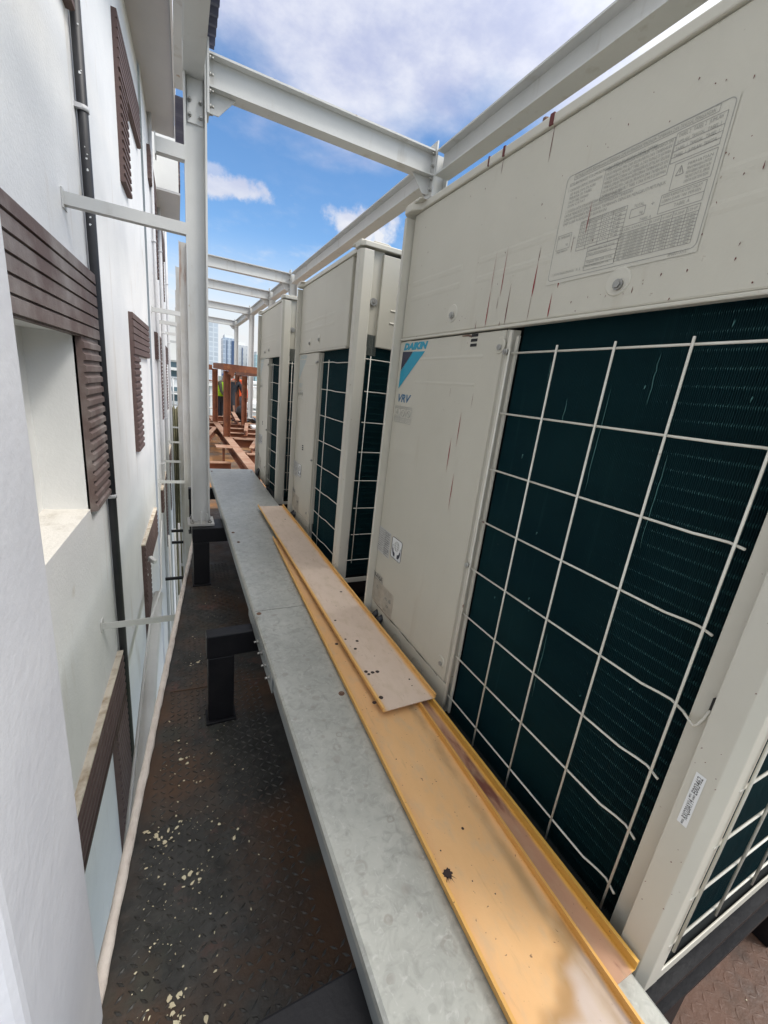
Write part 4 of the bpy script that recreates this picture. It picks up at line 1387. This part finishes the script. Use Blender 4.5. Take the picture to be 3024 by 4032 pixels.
# rounded outline
pts = []
for cu_, cv_, a0 in ((.03, .955, 1), (.97, .955, 0), (.97, .045, 3), (.03, .045, 2)):
    seq = [a0 * math.pi / 2 + math.pi / 2 * q / 5 for q in range(6)]
    if a0 in (1,):
        seq = seq[::-1]
    pts.append([(cu_ + .03 * math.cos(a), cv_ + .045 * math.sin(a)) for a in (seq if a0 == 1 else seq[::-1])])
flat = [q for p_ in pts for q in p_]
for a, b in zip(flat, flat[1:] + flat[:1]):
    line(m, a, b, .0011)
rect(m, .06, .945, .93, .995)
words(m, "INSTRUKSI UNTUK PENAMBAHAN ISI PENGISIAN, JUMLAH PENGISIAN PENDINGIN TAMBAHAN DAN TANGGAL PEMASANGAN", .07, .953, .030, .84)
words(m, "SETELAH MENGISI KOLOM INI PASANG PADA BELAKANG PANEL DEPAN", .03, .895, .028, .60)
words(m, "1  CATATAN UNTUK ISI PENGISIAN", .03, .845, .026, .26)
for q, s in enumerate(["ISI KOLOM DI KIRI", "PERIKSA ISI TABEL", "DALAM TABEL DI KANAN", "DAN CATAT"]):
    words(m, s, .05, .805 - q * .036, .024, .20 - .02 * q)
for q in range(7):
    words(m, ["PERIKSA JUMLAH PENGISIAN REFRIGERAN TAMBAHAN DI SINI", "UKUR PANJANG PIPA CAIR SELURUHNYA DAN TAMBAHKAN", "TAMBAHKAN ISI MENURUT TABEL A DAN RUMUS DI BAWAH", "PERIKSA KEBOCORAN GAS REFRIGERAN SETELAH SELESAI"][q % 4], .32, .875 - q * .036, .027, .40)
rect(m, .31, .64, .73, .905)
for q in range(4):
    for r_ in range(3):
        words(m, random.choice(["TABEL 1", "TABEL 2", "JUMLAH", "TANGGAL"]), .745 + r_ * .075, .89 - q * .048, .026, .062)
rect(m, .735, .71, .975, .925)
for q in range(3):
    line(m, (.735, .75 + q * .045), (.975, .75 + q * .045))
rect(m, .77, .50, .975, .69)
for a, b in (((.785, .60), (.805, .665)), ((.805, .665), (.825, .60)), ((.825, .60), (.785, .60))):
    line(m, a, b, .0013)
line(m, (.805, .645), (.805, .615), .0016)
for q, s in enumerate(["PERHATIAN", "PENAMBAHAN UNTUK", "REFRIGERAN HARUS OLEH", "TEKNISI UNTUK SERVIS", "CATATAN AGAR TIDAK PUDAR"]):
    words(m, s, .84, .645 - q * .031, .022, .12)
for q, s in enumerate(["2  CATATAN UNTUK JUMLAH PENGISIAN REFRIGERAN TAMBAHAN", "UNTUK MENCATAT JUMLAH PENGISIAN REFRIGERAN TAMBAHAN", "JUMLAH PENGISIAN REFRIGERAN TAMBAHAN DENGAN MENGIKUTI PETUNJUK", "UNIT LUAR RUANGAN DI BAWAH INI"]):
    words(m, s, .04, .645 - q * .038, .027, [.42, .50, .70, .34][q])
# left table
rect(m, .20, .24, .53, .505)
for q in range(1, 8):
    line(m, (.20, .24 + q * .033), (.53, .24 + q * .033))
for u in (.27, .36, .44):
    line(m, (u, .24), (u, .505))
words(m, "PIPA CAIR REFRIGERAN UNTUK PERHITUNGAN", .205, .48, .022, .31)
for q in range(6):
    for u, s in ((.21, "ø 9.5"), (.285, "x 0.059"), (.375, "m"), (.455, "kg")):
        words(m, s, u, .447 - q * .033, .018, .045)
rect(m, .02, .30, .135, .44)
words(m, "ISI TAMBAHAN", .025, .405, .024, .10)
words(m, "kg", .10, .33, .024, .02)
words(m, "JUMLAH PENDINGIN", .025, .27, .020, .10)
words(m, "=", .155, .36, .03, .02)
words(m, "TOTAL", .575, .465, .024, .06)
rect(m, .56, .385, .65, .455)
words(m, "kg", .62, .40, .022, .02)
words(m, "+", .68, .43, .035, .022)
rect(m, .735, .345, .965, .485)
line(m, (.735, .405), (.965, .405))
for q, s in enumerate(["RASIO KAPASITAS UNIT DALAM", "LEBIH DARI 100 PERSEN"]):
    words(m, s, .745, .455 - q * .032, .021, .20)
words(m, "TABEL A", .82, .362, .026, .08)
words(m, "TABEL A", .63, .335, .024, .07)
# right table
rect(m, .52, .045, .965, .325)
for q in range(1, 10):
    line(m, (.52, .045 + q * .0255), (.965, .045 + q * .0255))
for u in (.70, .765, .83, .90):
    line(m, (u, .045), (u, .325))
words(m, "RASIO KAPASITAS", .53, .29, .021, .16)
for q, s in enumerate(["8-12HP", "14-16HP", "18-20HP", "22HP"]):
    words(m, s, .705 + q * .066, .29, .020, .052)
for q in range(9):
    words(m, "%d - %d%% RASIO UNIT" % (100 + q * 5, 105 + q * 5), .535, .2535 - q * .0255, .017, .15)
    for k in range(4):
        words(m, "%.1fkg" % (.3 + .1 * q + .1 * k), .715 + k * .066, .2535 - q * .0255, .017, .04)
rect(m, .30, .03, .52, .245)
for q in range(1, 5):
    line(m, (.30, .03 + q * .043), (.52, .03 + q * .043))
for q in range(2):
    words(m, "PANJANG PIPA CAIR TOTAL", .31, .20 - q * .11, .02, .19)
    words(m, "PADA PEMASANGAN = m", .31, .165 - q * .11, .02, .17)
words(m, "3   CATATAN TANGGAL PEMASANGAN      HR    BL    TH", .03, .045, .024, .27)
words(m, "3P607131-1", .86, -.022, .024, .095)
m.build("print", INK_SOFT, sheet)

# ---- serial tag on the nearest cabinet's near post, reading upwards
m = MB()
XT = PX - .0006
m.add([(XT, .1935, -.459), (XT, .1805, -.459), (XT, .1805, -.550), (XT, .1935, -.550)], [(0, 1, 2, 3)])
tg = m.build("serial_tag", STICKER, near_cab)
m = MB()
FAR = Vector((0, 1, 0))
for s, z, y, h, wd in (("MODEL", -.548, .1860, .0028, .008), ("RXQ20AY14", -.538, .1835, .0072, .034), ("MFG", -.502, .1890, .0024, .006), ("NUMBER", -.502, .1845, .0024, .008), ("E003462", -.492, .1835, .0072, .029)):
    merge(m, "w", s, (XT - .0003, y, z), UP, FAR, h, wd, bold=.012)
m.build("print", INK, tg)

# ---- dried paint runs on the nearest cabinet
def run(mats, y, z0, z1, wmax, X, lean=0.0, peak=.75):
    m = MB()
    n = 7
    L_, R_ = [], []
    for k in range(n):
        f = k / (n - 1)
        z = z0 + (z1 - z0) * f
        wd = wmax * (f / peak if f < peak else (1 - f) / (1 - peak)) + .0002
        yy = y + lean * f
        L_.append((X, yy + wd / 2, z))
        R_.append((X, yy - wd / 2, z))
    m.add(L_ + R_, [(k, k + 1, n + k + 1, n + k) for k in range(n - 1)])
    m.build("paint_run", mats, near_cab)
XU = FX - .0016
for y, z0, z1, wd, mt in ((.866, .340, .26, .0012, RED_DRIP), (.866, .262, .178, .0035, RED_DRIP), (.829, .342, .24, .0026, RED_DRIP), (.834, .24, .215, .0012, DARK_DRIP), (.727, .318, .29, .0018, DARK_DRIP), (.727, .292, .225, .0044, RED_DRIP),
                          (.728, .232, .180, .0012, DARK_DRIP), (.661, .285, .232, .0046, RED_DRIP), (.672, .225, .180, .0036, RED_DRIP), (.798, .262, .176, .0030, DARK_DRIP), (.815, .188, .176, .0022, DARK_DRIP), (.903, .197, .174, .0022, DARK_DRIP),
                          (.620, .365, .315, .0016, RED_DRIP), (.645, .318, .290, .0010, DARK_DRIP), (.752, .552, .47, .0020, DARK_DRIP), (.898, .548, .50, .0016, DARK_DRIP), (.60, .302, .297, .0012, DARK_DRIP), (.50, .21, .20, .0015, DARK_DRIP), (.36, .33, .32, .0015, DARK_DRIP)):
    run(mt, y, z0, z1, wd, XU if y > .72 or z1 < .24 else FX - .003)
for y, z0, z1, wd, mt in ((.905, -.025, -.115, .0030, RED_DRIP), (.932, -.098, -.19, .0040, RED_DRIP), (.895, -.185, -.29, .0034, RED_DRIP), (.868, .025, -.01, .0012, DARK_DRIP), (.97, .035, .012, .0009, DARK_DRIP)):
    run(mt, y, z0, z1, wd, FX - .0016, peak=.45)
m = MB()
rnd = random.Random(11)
for k in range(110):
    y, z = rnd.uniform(.24, .62), rnd.uniform(.18, .50)
    if rnd.random() < .3:
        y = rnd.uniform(.62, 1.25)
    l, wd = rnd.uniform(.0012, .006), rnd.uniform(.0005, .0012)
    s = rnd.uniform(-.4, .4) * l
    m.add([(XU - .0003, y, z), (XU - .0003, y + wd, z - l * .3), (XU - .0003, y + s, z - l), (XU - .0003, y - wd, z - l * .4)], [(0, 1, 2, 3)])
for k in range(45):
    y, z = rnd.uniform(.165, .203), rnd.uniform(-.8, .45)
    l, wd = rnd.uniform(.0012, .004), rnd.uniform(.0004, .0009)
    m.add([(PX - .0005, y, z), (PX - .0005, y + wd, z - l * .3), (PX - .0005, y + l * .5, z - l), (PX - .0005, y - wd, z - l * .4)], [(0, 1, 2, 3)])
m.build("dirt_flecks", DARK_DRIP, near_cab)
m = MB()
m.add([(FX - .0014, .955, .1655), (FX - .0014, .925, .1665), (FX - .0014, .912, .1635), (FX - .0014, .911, .158), (FX - .0014, .926, .1615), (FX - .0014, .951, .1625)], [tuple(range(6))])
m.build("rust_scrape", RUSTY_BOLT, near_cab)
m = MB()
pts = [(FX - .0014, 1.28 - .02 * k, -.7765 + .0009 * math.sin(k * 2.1)) for k in range(24)]
m.tube(pts, [.0003 + .0009 * (math.sin(k * .6) ** 2) for k in range(24)], 4)
m.build("seam_gap", GAP, near_cab)
# chips on the lid rim
for y, wd in ((.757, .010), (.893, .006), (.945, .003)):
    m = MB()
    m.box(FX - .0085, FX + .006, y - wd / 2, y + wd / 2, .5305, .5498)
    m.build("lid_chip", DARK_DRIP, near_cab)
m = MB()
m.tube([(FX + .006, .79, .549), (FX + .006, .79, .560)], .006, 6)
m.build("lid_screw", RUSTY_BOLT, near_cab)
# slot for the guard hook on the near post and its black plug
MB().box(FX - .0075, FX - .001, .2065, .2125, -.382, -.356).build("hook_slot", GAP, near_cab)

# ================================================================ RUSTY FRAME AND STEEL BEYOND THE BENCH
t = thing("steel_trestle", "rusty steel frame of posts and rails standing on the deck beyond the bench", "frame", (.95, 9, FZ))
def rpost(x, y, z0, z1):
    MB().prism(shift([(q[1], q[0]) for q in i_profile(.10, .10, .008, .010)], x, y), 'z', z0, z1).build("post", RUST, t)
rpost(.70, 7.1, -.95, .065)
rpost(.69, 9.3, -.95, .10)
rpost(1.23, 9.1, -.98, .03)
rpost(1.34, 11.2, -.98, .03)
def rrail(p0, p1):
    MB().bar(p0, p1, .075, .10).build("rail", RUST, t)
rrail((.645, 7.1, .12), (1.20, 7.1, .12))
rrail((.70, 7.16, .122), (.69, 9.24, .16))
rrail((.2, 9.36, .12), (.64, 9.36, .12))
rrail((1.23, 7.16, .09), (1.34, 11.15, .085))
MB().bar((.80, 7.03, .03), (.72, 7.03, .07), .01, .09).build("stiffener", RUST, t)
def rbeam(p0, p1, label, a=.10, b=.12):
    t2 = thing("rusty_beam", label, "beam", p0, "loose rusty beams on the deck")
    d = Vector(p1) - Vector(p0)
    MB().bar(p0, p1, .012, b - .02).build("web", RUST, t2)
    up = Vector((0, 0, b / 2))
    MB().bar(Vector(p0) + up, Vector(p1) + up, a, .012).build("top_flange", RUST_TOP, t2)
    MB().bar(Vector(p0) - up, Vector(p1) - up, a, .012).build("bottom_flange", RUST, t2)
rbeam((.73, 4.2, -1.01), (.69, 10.4, -1.01), "long rusty beam running away from the bench's far end under the posts", .11)
for x0, x1, y, z, lab in ((.30, .62, 5.75, -1.17, "short rusty beam left of the long one, nearest the bench"), (.80, 1.9, 5.6, -1.02, "pale-topped rusty beam right of the long one, nearest the bench"), (.80, 1.9, 7.0, -1.02, "rusty beam at the foot of the nearest rusty post"),
                          (.80, 1.9, 7.75, -1.02, "rusty beam just behind the nearest rusty post"), (.2, 1.9, 8.55, -1.03, "wide rusty beam across the middle of the deck"), (.2, 1.9, 9.6, -1.03, "rusty beam behind the rusty frame's second post"), (.2, 1.4, 10.9, -1.03, "rusty beam farthest across the deck")):
    rbeam((x0, y, z), (x1, y, z), lab, .10)
rbeam((1.02, 7.3, -.90), (1.16, 8.2, -.86), "pale tilted rusty beam leaning across the others", .06, .08)
rbeam((1.10, 6.3, -.98), (1.32, 6.9, -.55), "dark rusty beam propped up steeply beside the farthest cabinet", .06, .08)
rbeam((1.05, 8.6, -.86), (1.18, 10.6, -.86), "light-topped rusty beam leading to the black bucket", .08, .08)
for x0, x1, y, z, lab in ((.80, 1.9, 7.35, -1.04, "rusty beam in the gap between the first two behind the long one"), (.80, 1.9, 8.1, -.97, "rusty beam raised a little above its neighbours"), (.2, 1.9, 9.1, -1.0, "rusty beam below the trestle's right rear post"), (.8, 1.9, 6.3, -1.10, "dark rusty beam low on the deck before the trestle")):
    rbeam((x0, y, z), (x1, y, z), lab, .08, .10)
rbeam((.30, 6.6, -1.02), (.62, 8.4, -1.0), "rusty beam lying askew left of the long one", .07, .09)
rbeam((.95, 6.2, -1.02), (1.30, 7.6, -1.0), "rusty beam lying askew right of the long one", .07, .09)
def gusset(x, y, lab):
    t2 = thing("gusset_plate", lab, "plate", (x, y, FZ), "plates lying among the beams")
    MB().box(x - .10, x + .10, y - .12, y + .12, -.955, -.945).build("plate", RUST_TOP, t2)
    MB().box(x - .012, x + .012, y - .05, y + .05, FZ, -.956).build("web", RUST, t2)
gusset(.98, 8.3, "pale rusty plate on a stub right of the nearest rusty post")
gusset(.56, 6.1, "flat rusty plate on a stub left of the long rusty beam")
MBK = material("black_plastic", (0.012, 0.013, 0.016), rough=0.5)
t2 = thing("bucket", "black bucket with a wide brim on the rusty deck", "bucket", (1.36, 10.6, -1.0))
MB().tube([(1.36, 10.6, -1.02), (1.36, 10.6, -1.0), (1.36, 10.6, -.97)], [.20, .21, .15], 20).build("brim", MBK, t2)
MB().tube([(1.36, 10.6, -.97), (1.37, 10.6, -.72), (1.37, 10.6, -.66)], [.145, .11, .05], 20).build("bucket_body", MBK, t2)
tag(MB().box(1.05, 2.6, 9.9, 12.4, -1.06, -1.03).build("deck_plate", RUST_PLATE, base=(1.8, 11, -1.04)), "flat brown steel plate under the black bucket", "plate")
tag(MB().box(1.30, 1.58, 8.5, 8.8, -.96, -.90).build("paper_bag", STICKER, bevel=.02, base=(1.45, 8.6, -.93)), "crumpled white bag by the propped rusty beam", "bag")
for x, lab in ((1.85, "black kerb beam along the right of the deck"),):
    tag(MB().bar((1.62, 8.2, -1.0), (1.70, 13.4, -1.0), .09, .14).build("kerb_beam", BLACK, base=(1.66, 10, -1.07)), lab, "beam")

# white railing behind
t = thing("railing", "white pipe railing along the far edge of the deck", "railing", (1.2, 13.6, FZ))
for z in (-.25, -.62, -.98):
    MB().tube([(-.2, 13.7, z), (2.6, 13.5, z)], .022, 8).build("rail", PVC, t)
for k in range(7):
    MB().tube([(-.1 + k * .42, 13.68 - k * .03, FZ), (-.1 + k * .42, 13.68 - k * .03, -.25)], .02, 8).build("post", PVC, t)

# ================================================================ WORKERS
SKIN = material("skin", (0.30, 0.17, 0.11), rough=0.6)
def cloth(name, c):
    return material(name, c, tuple(q * .8 for q in c), 8, 0.85)
def skinned(pts, edges, radii, root=0):
    me = D.meshes.new("body")
    me.from_pydata(pts, edges, [])
    o = D.objects.new("body", me)
    COL.objects.link(o)
    sk = o.modifiers.new("skin", 'SKIN')
    sk.use_smooth_shade = True
    for i, r in enumerate(radii):
        me.skin_vertices[0].data[i].radius = (r, r) if not isinstance(r, tuple) else r
        me.skin_vertices[0].data[i].use_root = (i == root)
    ss = o.modifiers.new("sub", 'SUBSURF')
    ss.levels = ss.render_levels = 1
    dg = bpy.context.evaluated_depsgraph_get()
    dg.update()
    out = D.meshes.new_from_object(o.evaluated_get(dg))
    D.objects.remove(o)
    D.meshes.remove(me)
    return out
def person(label, x, y, face, shirt, legs, vest=None, helmet=None, bend=0.0, h=1.55):
    t = thing("person", label, "person", (x, y, FZ))
    t.rotation_euler.z = face
    k = h / 1.7
    f = bend
    # faces local -Y; joints
    P = dict(pel=(0, 0, .92), waist=(0, -.05 * f, 1.08), chest=(0, -.22 * f, 1.30), neck=(0, -.34 * f, 1.46), head=(0, -.42 * f - .01, 1.60 - .04 * f), crown=(0, -.44 * f - .01, 1.68 - .05 * f))
    for s, n in ((-1, 'l'), (1, 'r')):
        P['sh' + n] = (s * .18, -.27 * f, 1.40)
        P['el' + n] = (s * .23, -.33 * f - .04, 1.13)
        P['wr' + n] = (s * .19, -.42 * f - .16, .92)
        P['ha' + n] = (s * .18, -.44 * f - .21, .85)
        P['hip' + n] = (s * .09, 0, .88)
        P['kn' + n] = (s * .11, -.03, .48)
        P['an' + n] = (s * .11, .01, .09)
        P['to' + n] = (s * .12, -.15, .04)
    R = dict(pel=.135, waist=.125, chest=.145, neck=.055, head=.095, crown=.07, sh=.07, el=.046, wr=.032, ha=.036, hip=.095, kn=.062, an=.042, to=.035)
    E = [('pel', 'waist'), ('waist', 'chest'), ('chest', 'neck'), ('neck', 'head'), ('head', 'crown')]
    for n in 'lr':
        E += [('chest', 'sh' + n), ('sh' + n, 'el' + n), ('el' + n, 'wr' + n), ('wr' + n, 'ha' + n), ('pel', 'hip' + n), ('hip' + n, 'kn' + n), ('kn' + n, 'an' + n), ('an' + n, 'to' + n)]
    ks = list(P)
    me = skinned([tuple(c * k for c in P[q]) for q in ks], [(ks.index(a), ks.index(b)) for a, b in E], [R[q if q in R else q[:-1]] * k for q in ks])
    # one continuous body; zones of colour by height on the mesh
    me.materials.append(SKIN)
    me.materials.append(shirt)
    me.materials.append(legs)
    for p_ in me.polygons:
        c = p_.center / k
        p_.material_index = 2 if c.z < .97 and abs(c.x) < .16 else (0 if c.z > 1.44 and abs(c.x) < .12 or (c.z < .93 and abs(c.x) >= .16) else 1)
        p_.use_smooth = True
    b = D.objects.new("body", me)
    COL.objects.link(b)
    b.parent = t
    hx, hy, hz = [c * k for c in P['head']]
    def part(mb, name, mat):
        q = mb.build(name, mat)
        q.parent = t
    n_ = MB()
    n_.tube([(hx, hy - .095 * k, hz + .01), (hx, hy - .118 * k, hz - .02)], [.010, .016], 6)
    part(n_, "nose", SKIN)
    cap_mat = helmet or material("dark_hair", (0.012, 0.010, 0.010), rough=0.7)
    c = MB()
    c.tube([(hx, hy, hz + .035 * k), (hx, hy, hz + .08 * k), (hx, hy, hz + .115 * k), (hx, hy, hz + .13 * k)], [.112 * k, .105 * k, .07 * k, .02 * k], 14)
    if helmet:
        c.tube([(hx, hy - .02, hz + .035 * k), (hx, hy - .02, hz + .048 * k)], .135 * k, 14)
    part(c, "helmet" if helmet else "hair", cap_mat)
    if vest:
        vm_ = MB()
        for (za, zb) in ((.98, 1.12), (1.12, 1.28), (1.28, 1.42)):
            fa, fb = [(-.05 * f if z < 1.1 else -.22 * f) for z in (za, zb)]
            ra, rb = .165, .175
            n = 14
            vs = []
            for z, fy, r_ in ((za, fa, ra), (zb, fb, rb)):
                for q in range(n):
                    a = 2 * math.pi * q / n
                    vs.append((r_ * 1.12 * k * math.cos(a), fy * k + r_ * .92 * k * math.sin(a), z * k))
            vm_.add(vs, [(q, (q + 1) % n, n + (q + 1) % n, n + q) for q in range(n)], True)
        part(vm_, "vest", vest)
    return t
ORANGE = cloth("orange_vest", (0.85, 0.10, 0.02))
LIME = cloth("lime_vest", (0.50, 0.85, 0.03))
DARKC = cloth("dark_work_cloth", (0.022, 0.024, 0.032))
GREYC = cloth("grey_work_cloth", (0.10, 0.105, 0.13))
OLIVE = cloth("olive_work_cloth", (0.07, 0.07, 0.045))
WHITEC = cloth("white_shirt_cloth", (0.68, 0.68, 0.64))
BLUEH = material("blue_helmet", (0.05, 0.12, 0.32), rough=0.4)
person("worker in an orange vest and dark trousers behind the rusty frame", 1.43, 11.7, 2.6, ORANGE, GREYC, ORANGE, None, .1, 1.42)
person("worker in a blue helmet and lime vest at the left of the rusty frame", .95, 11.6, 1.0, OLIVE, DARKC, LIME, BLUEH, .5, 1.34)
person("bending worker in a white shirt and dark trousers between the rusty posts", 1.22, 12.2, .4, WHITEC, DARKC, None, None, .6, 1.44)
person("worker in all dark clothes leaning over behind the rusty posts", 1.18, 11.2, 2.2, DARKC, DARKC, None, None, .7, 1.38)

# ================================================================ CITY BEYOND
def window_wall(name, wallc, glassc, sx_, sz_, rough=.25, mortar=.12):
    m = D.materials.new(name)
    m.use_nodes = True
    tt = m.node_tree
    b = tt.nodes["Principled BSDF"]
    b.inputs["Roughness"].default_value = rough
    oc = N(tt, "ShaderNodeTexCoord").outputs["Object"]
    s = N(tt, "ShaderNodeSeparateXYZ")
    tt.links.new(oc, s.inputs[0])
    cx = N(tt, "ShaderNodeCombineXYZ")
    ad = N(tt, "ShaderNodeMath", operation='ADD')
    tt.links.new(s.outputs[0], ad.inputs[0])
    tt.links.new(s.outputs[1], ad.inputs[1])
    tt.links.new(ad.outputs[0], cx.inputs[0])
    tt.links.new(s.outputs[2], cx.inputs[1])
    br = N(tt, "ShaderNodeTexBrick")
    br.offset = 0
    br.inputs["Scale"].default_value = 1
    br.inputs["Brick Width"].default_value = sx_
    br.inputs["Row Height"].default_value = sz_
    br.inputs["Mortar Size"].default_value = mortar * sz_
    br.inputs["Color1"].default_value = (*glassc, 1)
    br.inputs["Color2"].default_value = (*[q * .82 for q in glassc], 1)
    br.inputs["Mortar"].default_value = (*wallc, 1)
    tt.links.new(cx.outputs[0], br.inputs["Vector"])
    tt.links.new(br.outputs[0], b.inputs["Base Color"])
    return m
TW_PALE = window_wall("pale_glass_tower", (.58, .63, .68), (.50, .56, .63), 4, 4)  # tower colours paled and flattened to stand in for distance haze
TW_BLUE = window_wall("blue_glass_tower", (.44, .51, .60), (.36, .43, .54), 3, 4)
TW_GREY = window_wall("grey_concrete_tower", (.52, .53, .54), (.43, .46, .50), 3, 4, .6, .3)
TW_TEAL = window_wall("teal_glass_tower", (.38, .55, .58), (.30, .48, .53), 3, 4)
DARKB = material("dark_blue_glazing", (.05, .09, .18), rough=.3)
ROOFW = material("white_roof_block", (.72, .72, .70), rough=.7)
def tower(label, x0, x1, y, z1, mat, depth, cap=None, fin=None):
    t = thing("tower", label, "tower", ((x0 + x1) / 2, y, -9), "towers on the skyline")
    MB().box(x0, x1, y, y + depth, -9, z1).build("facade", mat, t)
    if cap:
        MB().box(x0 + cap, x1 - cap, y + 2, y + depth - 2, z1, z1 + 3).build("roof_block", ROOFW, t)
    for fx_, wd in fin or []:
        MB().box(fx_ - wd / 2, fx_ + wd / 2, y - .6, y - .05, -9, z1 - 2).build("fin", DARKB, t)
    return t
tower("tall pale glass tower beside the nearest column", 26, 34, 420, 44, TW_PALE, 25)
tower("blue glass tower with a dark central seam", 39.0, 49.5, 430, 33, TW_BLUE, 22, 1.5, [(42.2, .6), (47.3, 2.2)])
tower("grey concrete tower with a dark upright stripe", 51, 62, 440, 29, TW_GREY, 22, 2, [(57, .8)])
tower("twin teal glass tower, wider and lower", 66.5, 72.0, 420, 21.5, TW_TEAL, 20, 1)
tower("teal glass tower right of its twin, slightly lower", 72.6, 77.5, 424, 20.5, TW_TEAL, 20, 1)
tower("grey tower at the right end of the skyline", 80.5, 88, 420, 22.5, TW_GREY, 20, 1.5)
tower("low grey block between the concrete and teal towers", 61.5, 66, 460, 5, TW_GREY, 20, 1)
def house(label, x0, x1, y0, y1, z1, mat, roofc):
    t = thing("house", label, "house", ((x0 + x1) / 2, y0, -9), "low buildings beyond the railing")
    MB().box(x0, x1, y0, y1, -9, z1).build("wall", mat, t)
    MB().box(x0 - .3, x1 + .3, y0 - .3, y1 + .3, z1, z1 + .35).build("roof", roofc, t)
    for k in range(max(1, int((x1 - x0) / 3))):
        for zz in (z1 - 2.6, z1 - 5.6):
            MB().box(x0 + .8 + k * 3, x0 + 2.2 + k * 3, y0 - .06, y0 - .01, zz, zz + 1.5).build("window", DARKB, t)
WH = material("white_house_wall", (.74, .73, .70), (.62, .61, .58), .6, .8)
BE = material("beige_house_wall", (.62, .55, .45), (.52, .46, .38), .6, .8)
RT = material("tile_roof", (.30, .17, .12), (.22, .13, .10), 1.0, .8)
house("white flat-roofed building behind the railing, left", 4.0, 9.5, 62, 74, -1.6, WH, ROOFW)
house("white flat-roofed building behind the railing, right", 10.2, 18, 66, 80, -.8, WH, ROOFW)
house("beige building with a tiled roof beyond the white ones", 8, 22, 110, 130, -2.0, BE, RT)
house("white building among trees in the middle distance", 6.5, 9.0, 40, 46, -3.6, WH, ROOFW)
house("small white building right behind the slim columns", 4.6, 7.4, 34, 40, -2.2, WH, ROOFW)
# building seen down the gap between wall and columns
GLZ = window_wall("glazed_white_front", (.72, .73, .73), (.10, .16, .19), 1.4, 1.2, .3, .22)
t = thing("glazed_building", "white and glass building seen through the gap at the wall's end", "building", (-.8, 24, -9))
MB().box(-3, .9, 24, 32, .42, 2.6).build("upper_wall", WH, t)
MB().box(-3, .9, 24.2, 32, -9, .41).build("glazed_front", GLZ, t)
for z in (-.05, -1.2, -2.4, -3.6):
    MB().box(-3, .92, 23.9, 24.19, z, z + .14).build("ledge", ROOFW, t)
for z in (2.0, 1.3):
    MB().box(-3, .9, 23.985, 23.999, z, z + .03).build("panel_joint", SOFFIT, t)
TARP = material("olive_tarpaulin", (.24, .22, .13), (.17, .155, .09), 3, .8, bump=.5, bscale=6)
vs, fs = [], []
n = 24
for i in range(n + 1):
    for j in range(13):
        vs.append((-.20 + .26 * i / n, 13.6 + .06 * math.sin(i * 1.3) + .05 * math.sin(j * .7 + i * .4), -1.0 - j * .5 - .08 * abs(math.sin(i * .35))))
for i in range(n):
    for j in range(12):
        fs.append((i * 13 + j, i * 13 + j + 1, (i + 1) * 13 + j + 1, (i + 1) * 13 + j))
m = MB().add(vs, fs, True)
o = m.build("tarpaulin", TARP, base=(0, 13.6, -4))
so_ = o.modifiers.new("thickness", 'SOLIDIFY')
so_.thickness = .01
tag(o, "olive tarpaulin hanging down the gap past the far columns", "tarpaulin")
for y, z, xa, lab in ((4.5, -1.60, -.09, "upper black bar bridging the gap beside the wall"), (4.52, -1.735, -.09, "lower black bar bridging the gap beside the wall"), (4.0, -1.90, -.145, "thick black bar bridging the gap below the floor edge")):
    tag(MB().bar((xa, y, z), (.02, y, z), .022, .024).build("black_bar", BLACK, base=(0, y, z)), lab, "bar", "black bars in the gap")
t = thing("security_camera", "small white camera lamp on a bent arm low on the wall", "camera", (wall_x(4.6), 4.6, -1.98))
MB().tube([(wall_x(4.6), 4.6, -2.3), (wall_x(4.6) + .03, 4.58, -2.12), (wall_x(4.6) + .02, 4.6, -1.98), (wall_x(4.6) + .06, 4.6, -1.93)], .008, 8).build("arm", PVC, t)
MB().bar((wall_x(4.6) + .05, 4.62, -1.93), (wall_x(4.6) + .11, 4.56, -1.96), .045, .045).build("housing", PVC, t, .006)
for k, (dx, dz) in enumerate(((0, 0), (.05, .1), (.09, -.1))):
    tag(MB().tube([(-.14 + dx, 4.4 + k * .2, -9), (-.11 + dx, 4.5 + k * .2, -2.6 + dz), (-.12 + dx * 1.1, 4.8 + k * .2, -1.75)], .012, 8).build("gap_pipe", PVC if k < 2 else PIPE_GREY, base=(-.1 + dx, 4.5, -9)),
        ["thin white pipe down in the gap, closest to the wall", "thin white pipe down in the gap, middle of three", "thin grey pipe down in the gap, closest to the column"][k], "pipe", "thin pipes in the gap")
# trees in the middle distance
LEAF = material("tree_leaf", (.045, .085, .025), (.08, .12, .04), 1.2, .7)
TRUNK = material("tree_bark", (.09, .06, .04), rough=.9)
def tree(label, x, y, h, r):
    t = thing("tree", label, "tree", (x, y, -9), "trees beyond the deck")
    MB().tube([(x, y, -9), (x + .1, y, -9 + h * .35), (x, y, -9 + h * .75)], [.25, .18, .08], 8).build("trunk", TRUNK, t)
    m = MB()
    for k in range(900):
        u = Vector((random.gauss(0, 1), random.gauss(0, 1), random.gauss(0, 1))).normalized() * (random.random() ** .4)
        bump_ = 1 + .25 * math.sin(u.x * 5 + x) * math.cos(u.z * 4)
        c = Vector((x, y, -9 + h * .68)) + Vector((u.x * r, u.y * r, u.z * h * .34)) * bump_
        a = Vector((random.gauss(0, 1), random.gauss(0, 1), random.gauss(0, 1))).normalized() * .22
        b = a.orthogonal().normalized() * .14
        m.add([c - a, c + b, c + a, c - b], [(0, 1, 2, 3)])
    m.build("crown", LEAF, t)
tree("bushy green tree below the deck, left of the slim columns", 3.2, 26, 6.2, 1.5)
tree("bushy green tree below the deck, right of the slim columns", 4.6, 27, 5.8, 1.6)
tree("small green tree beside the white building", 6.4, 38, 5.6, 1.6)
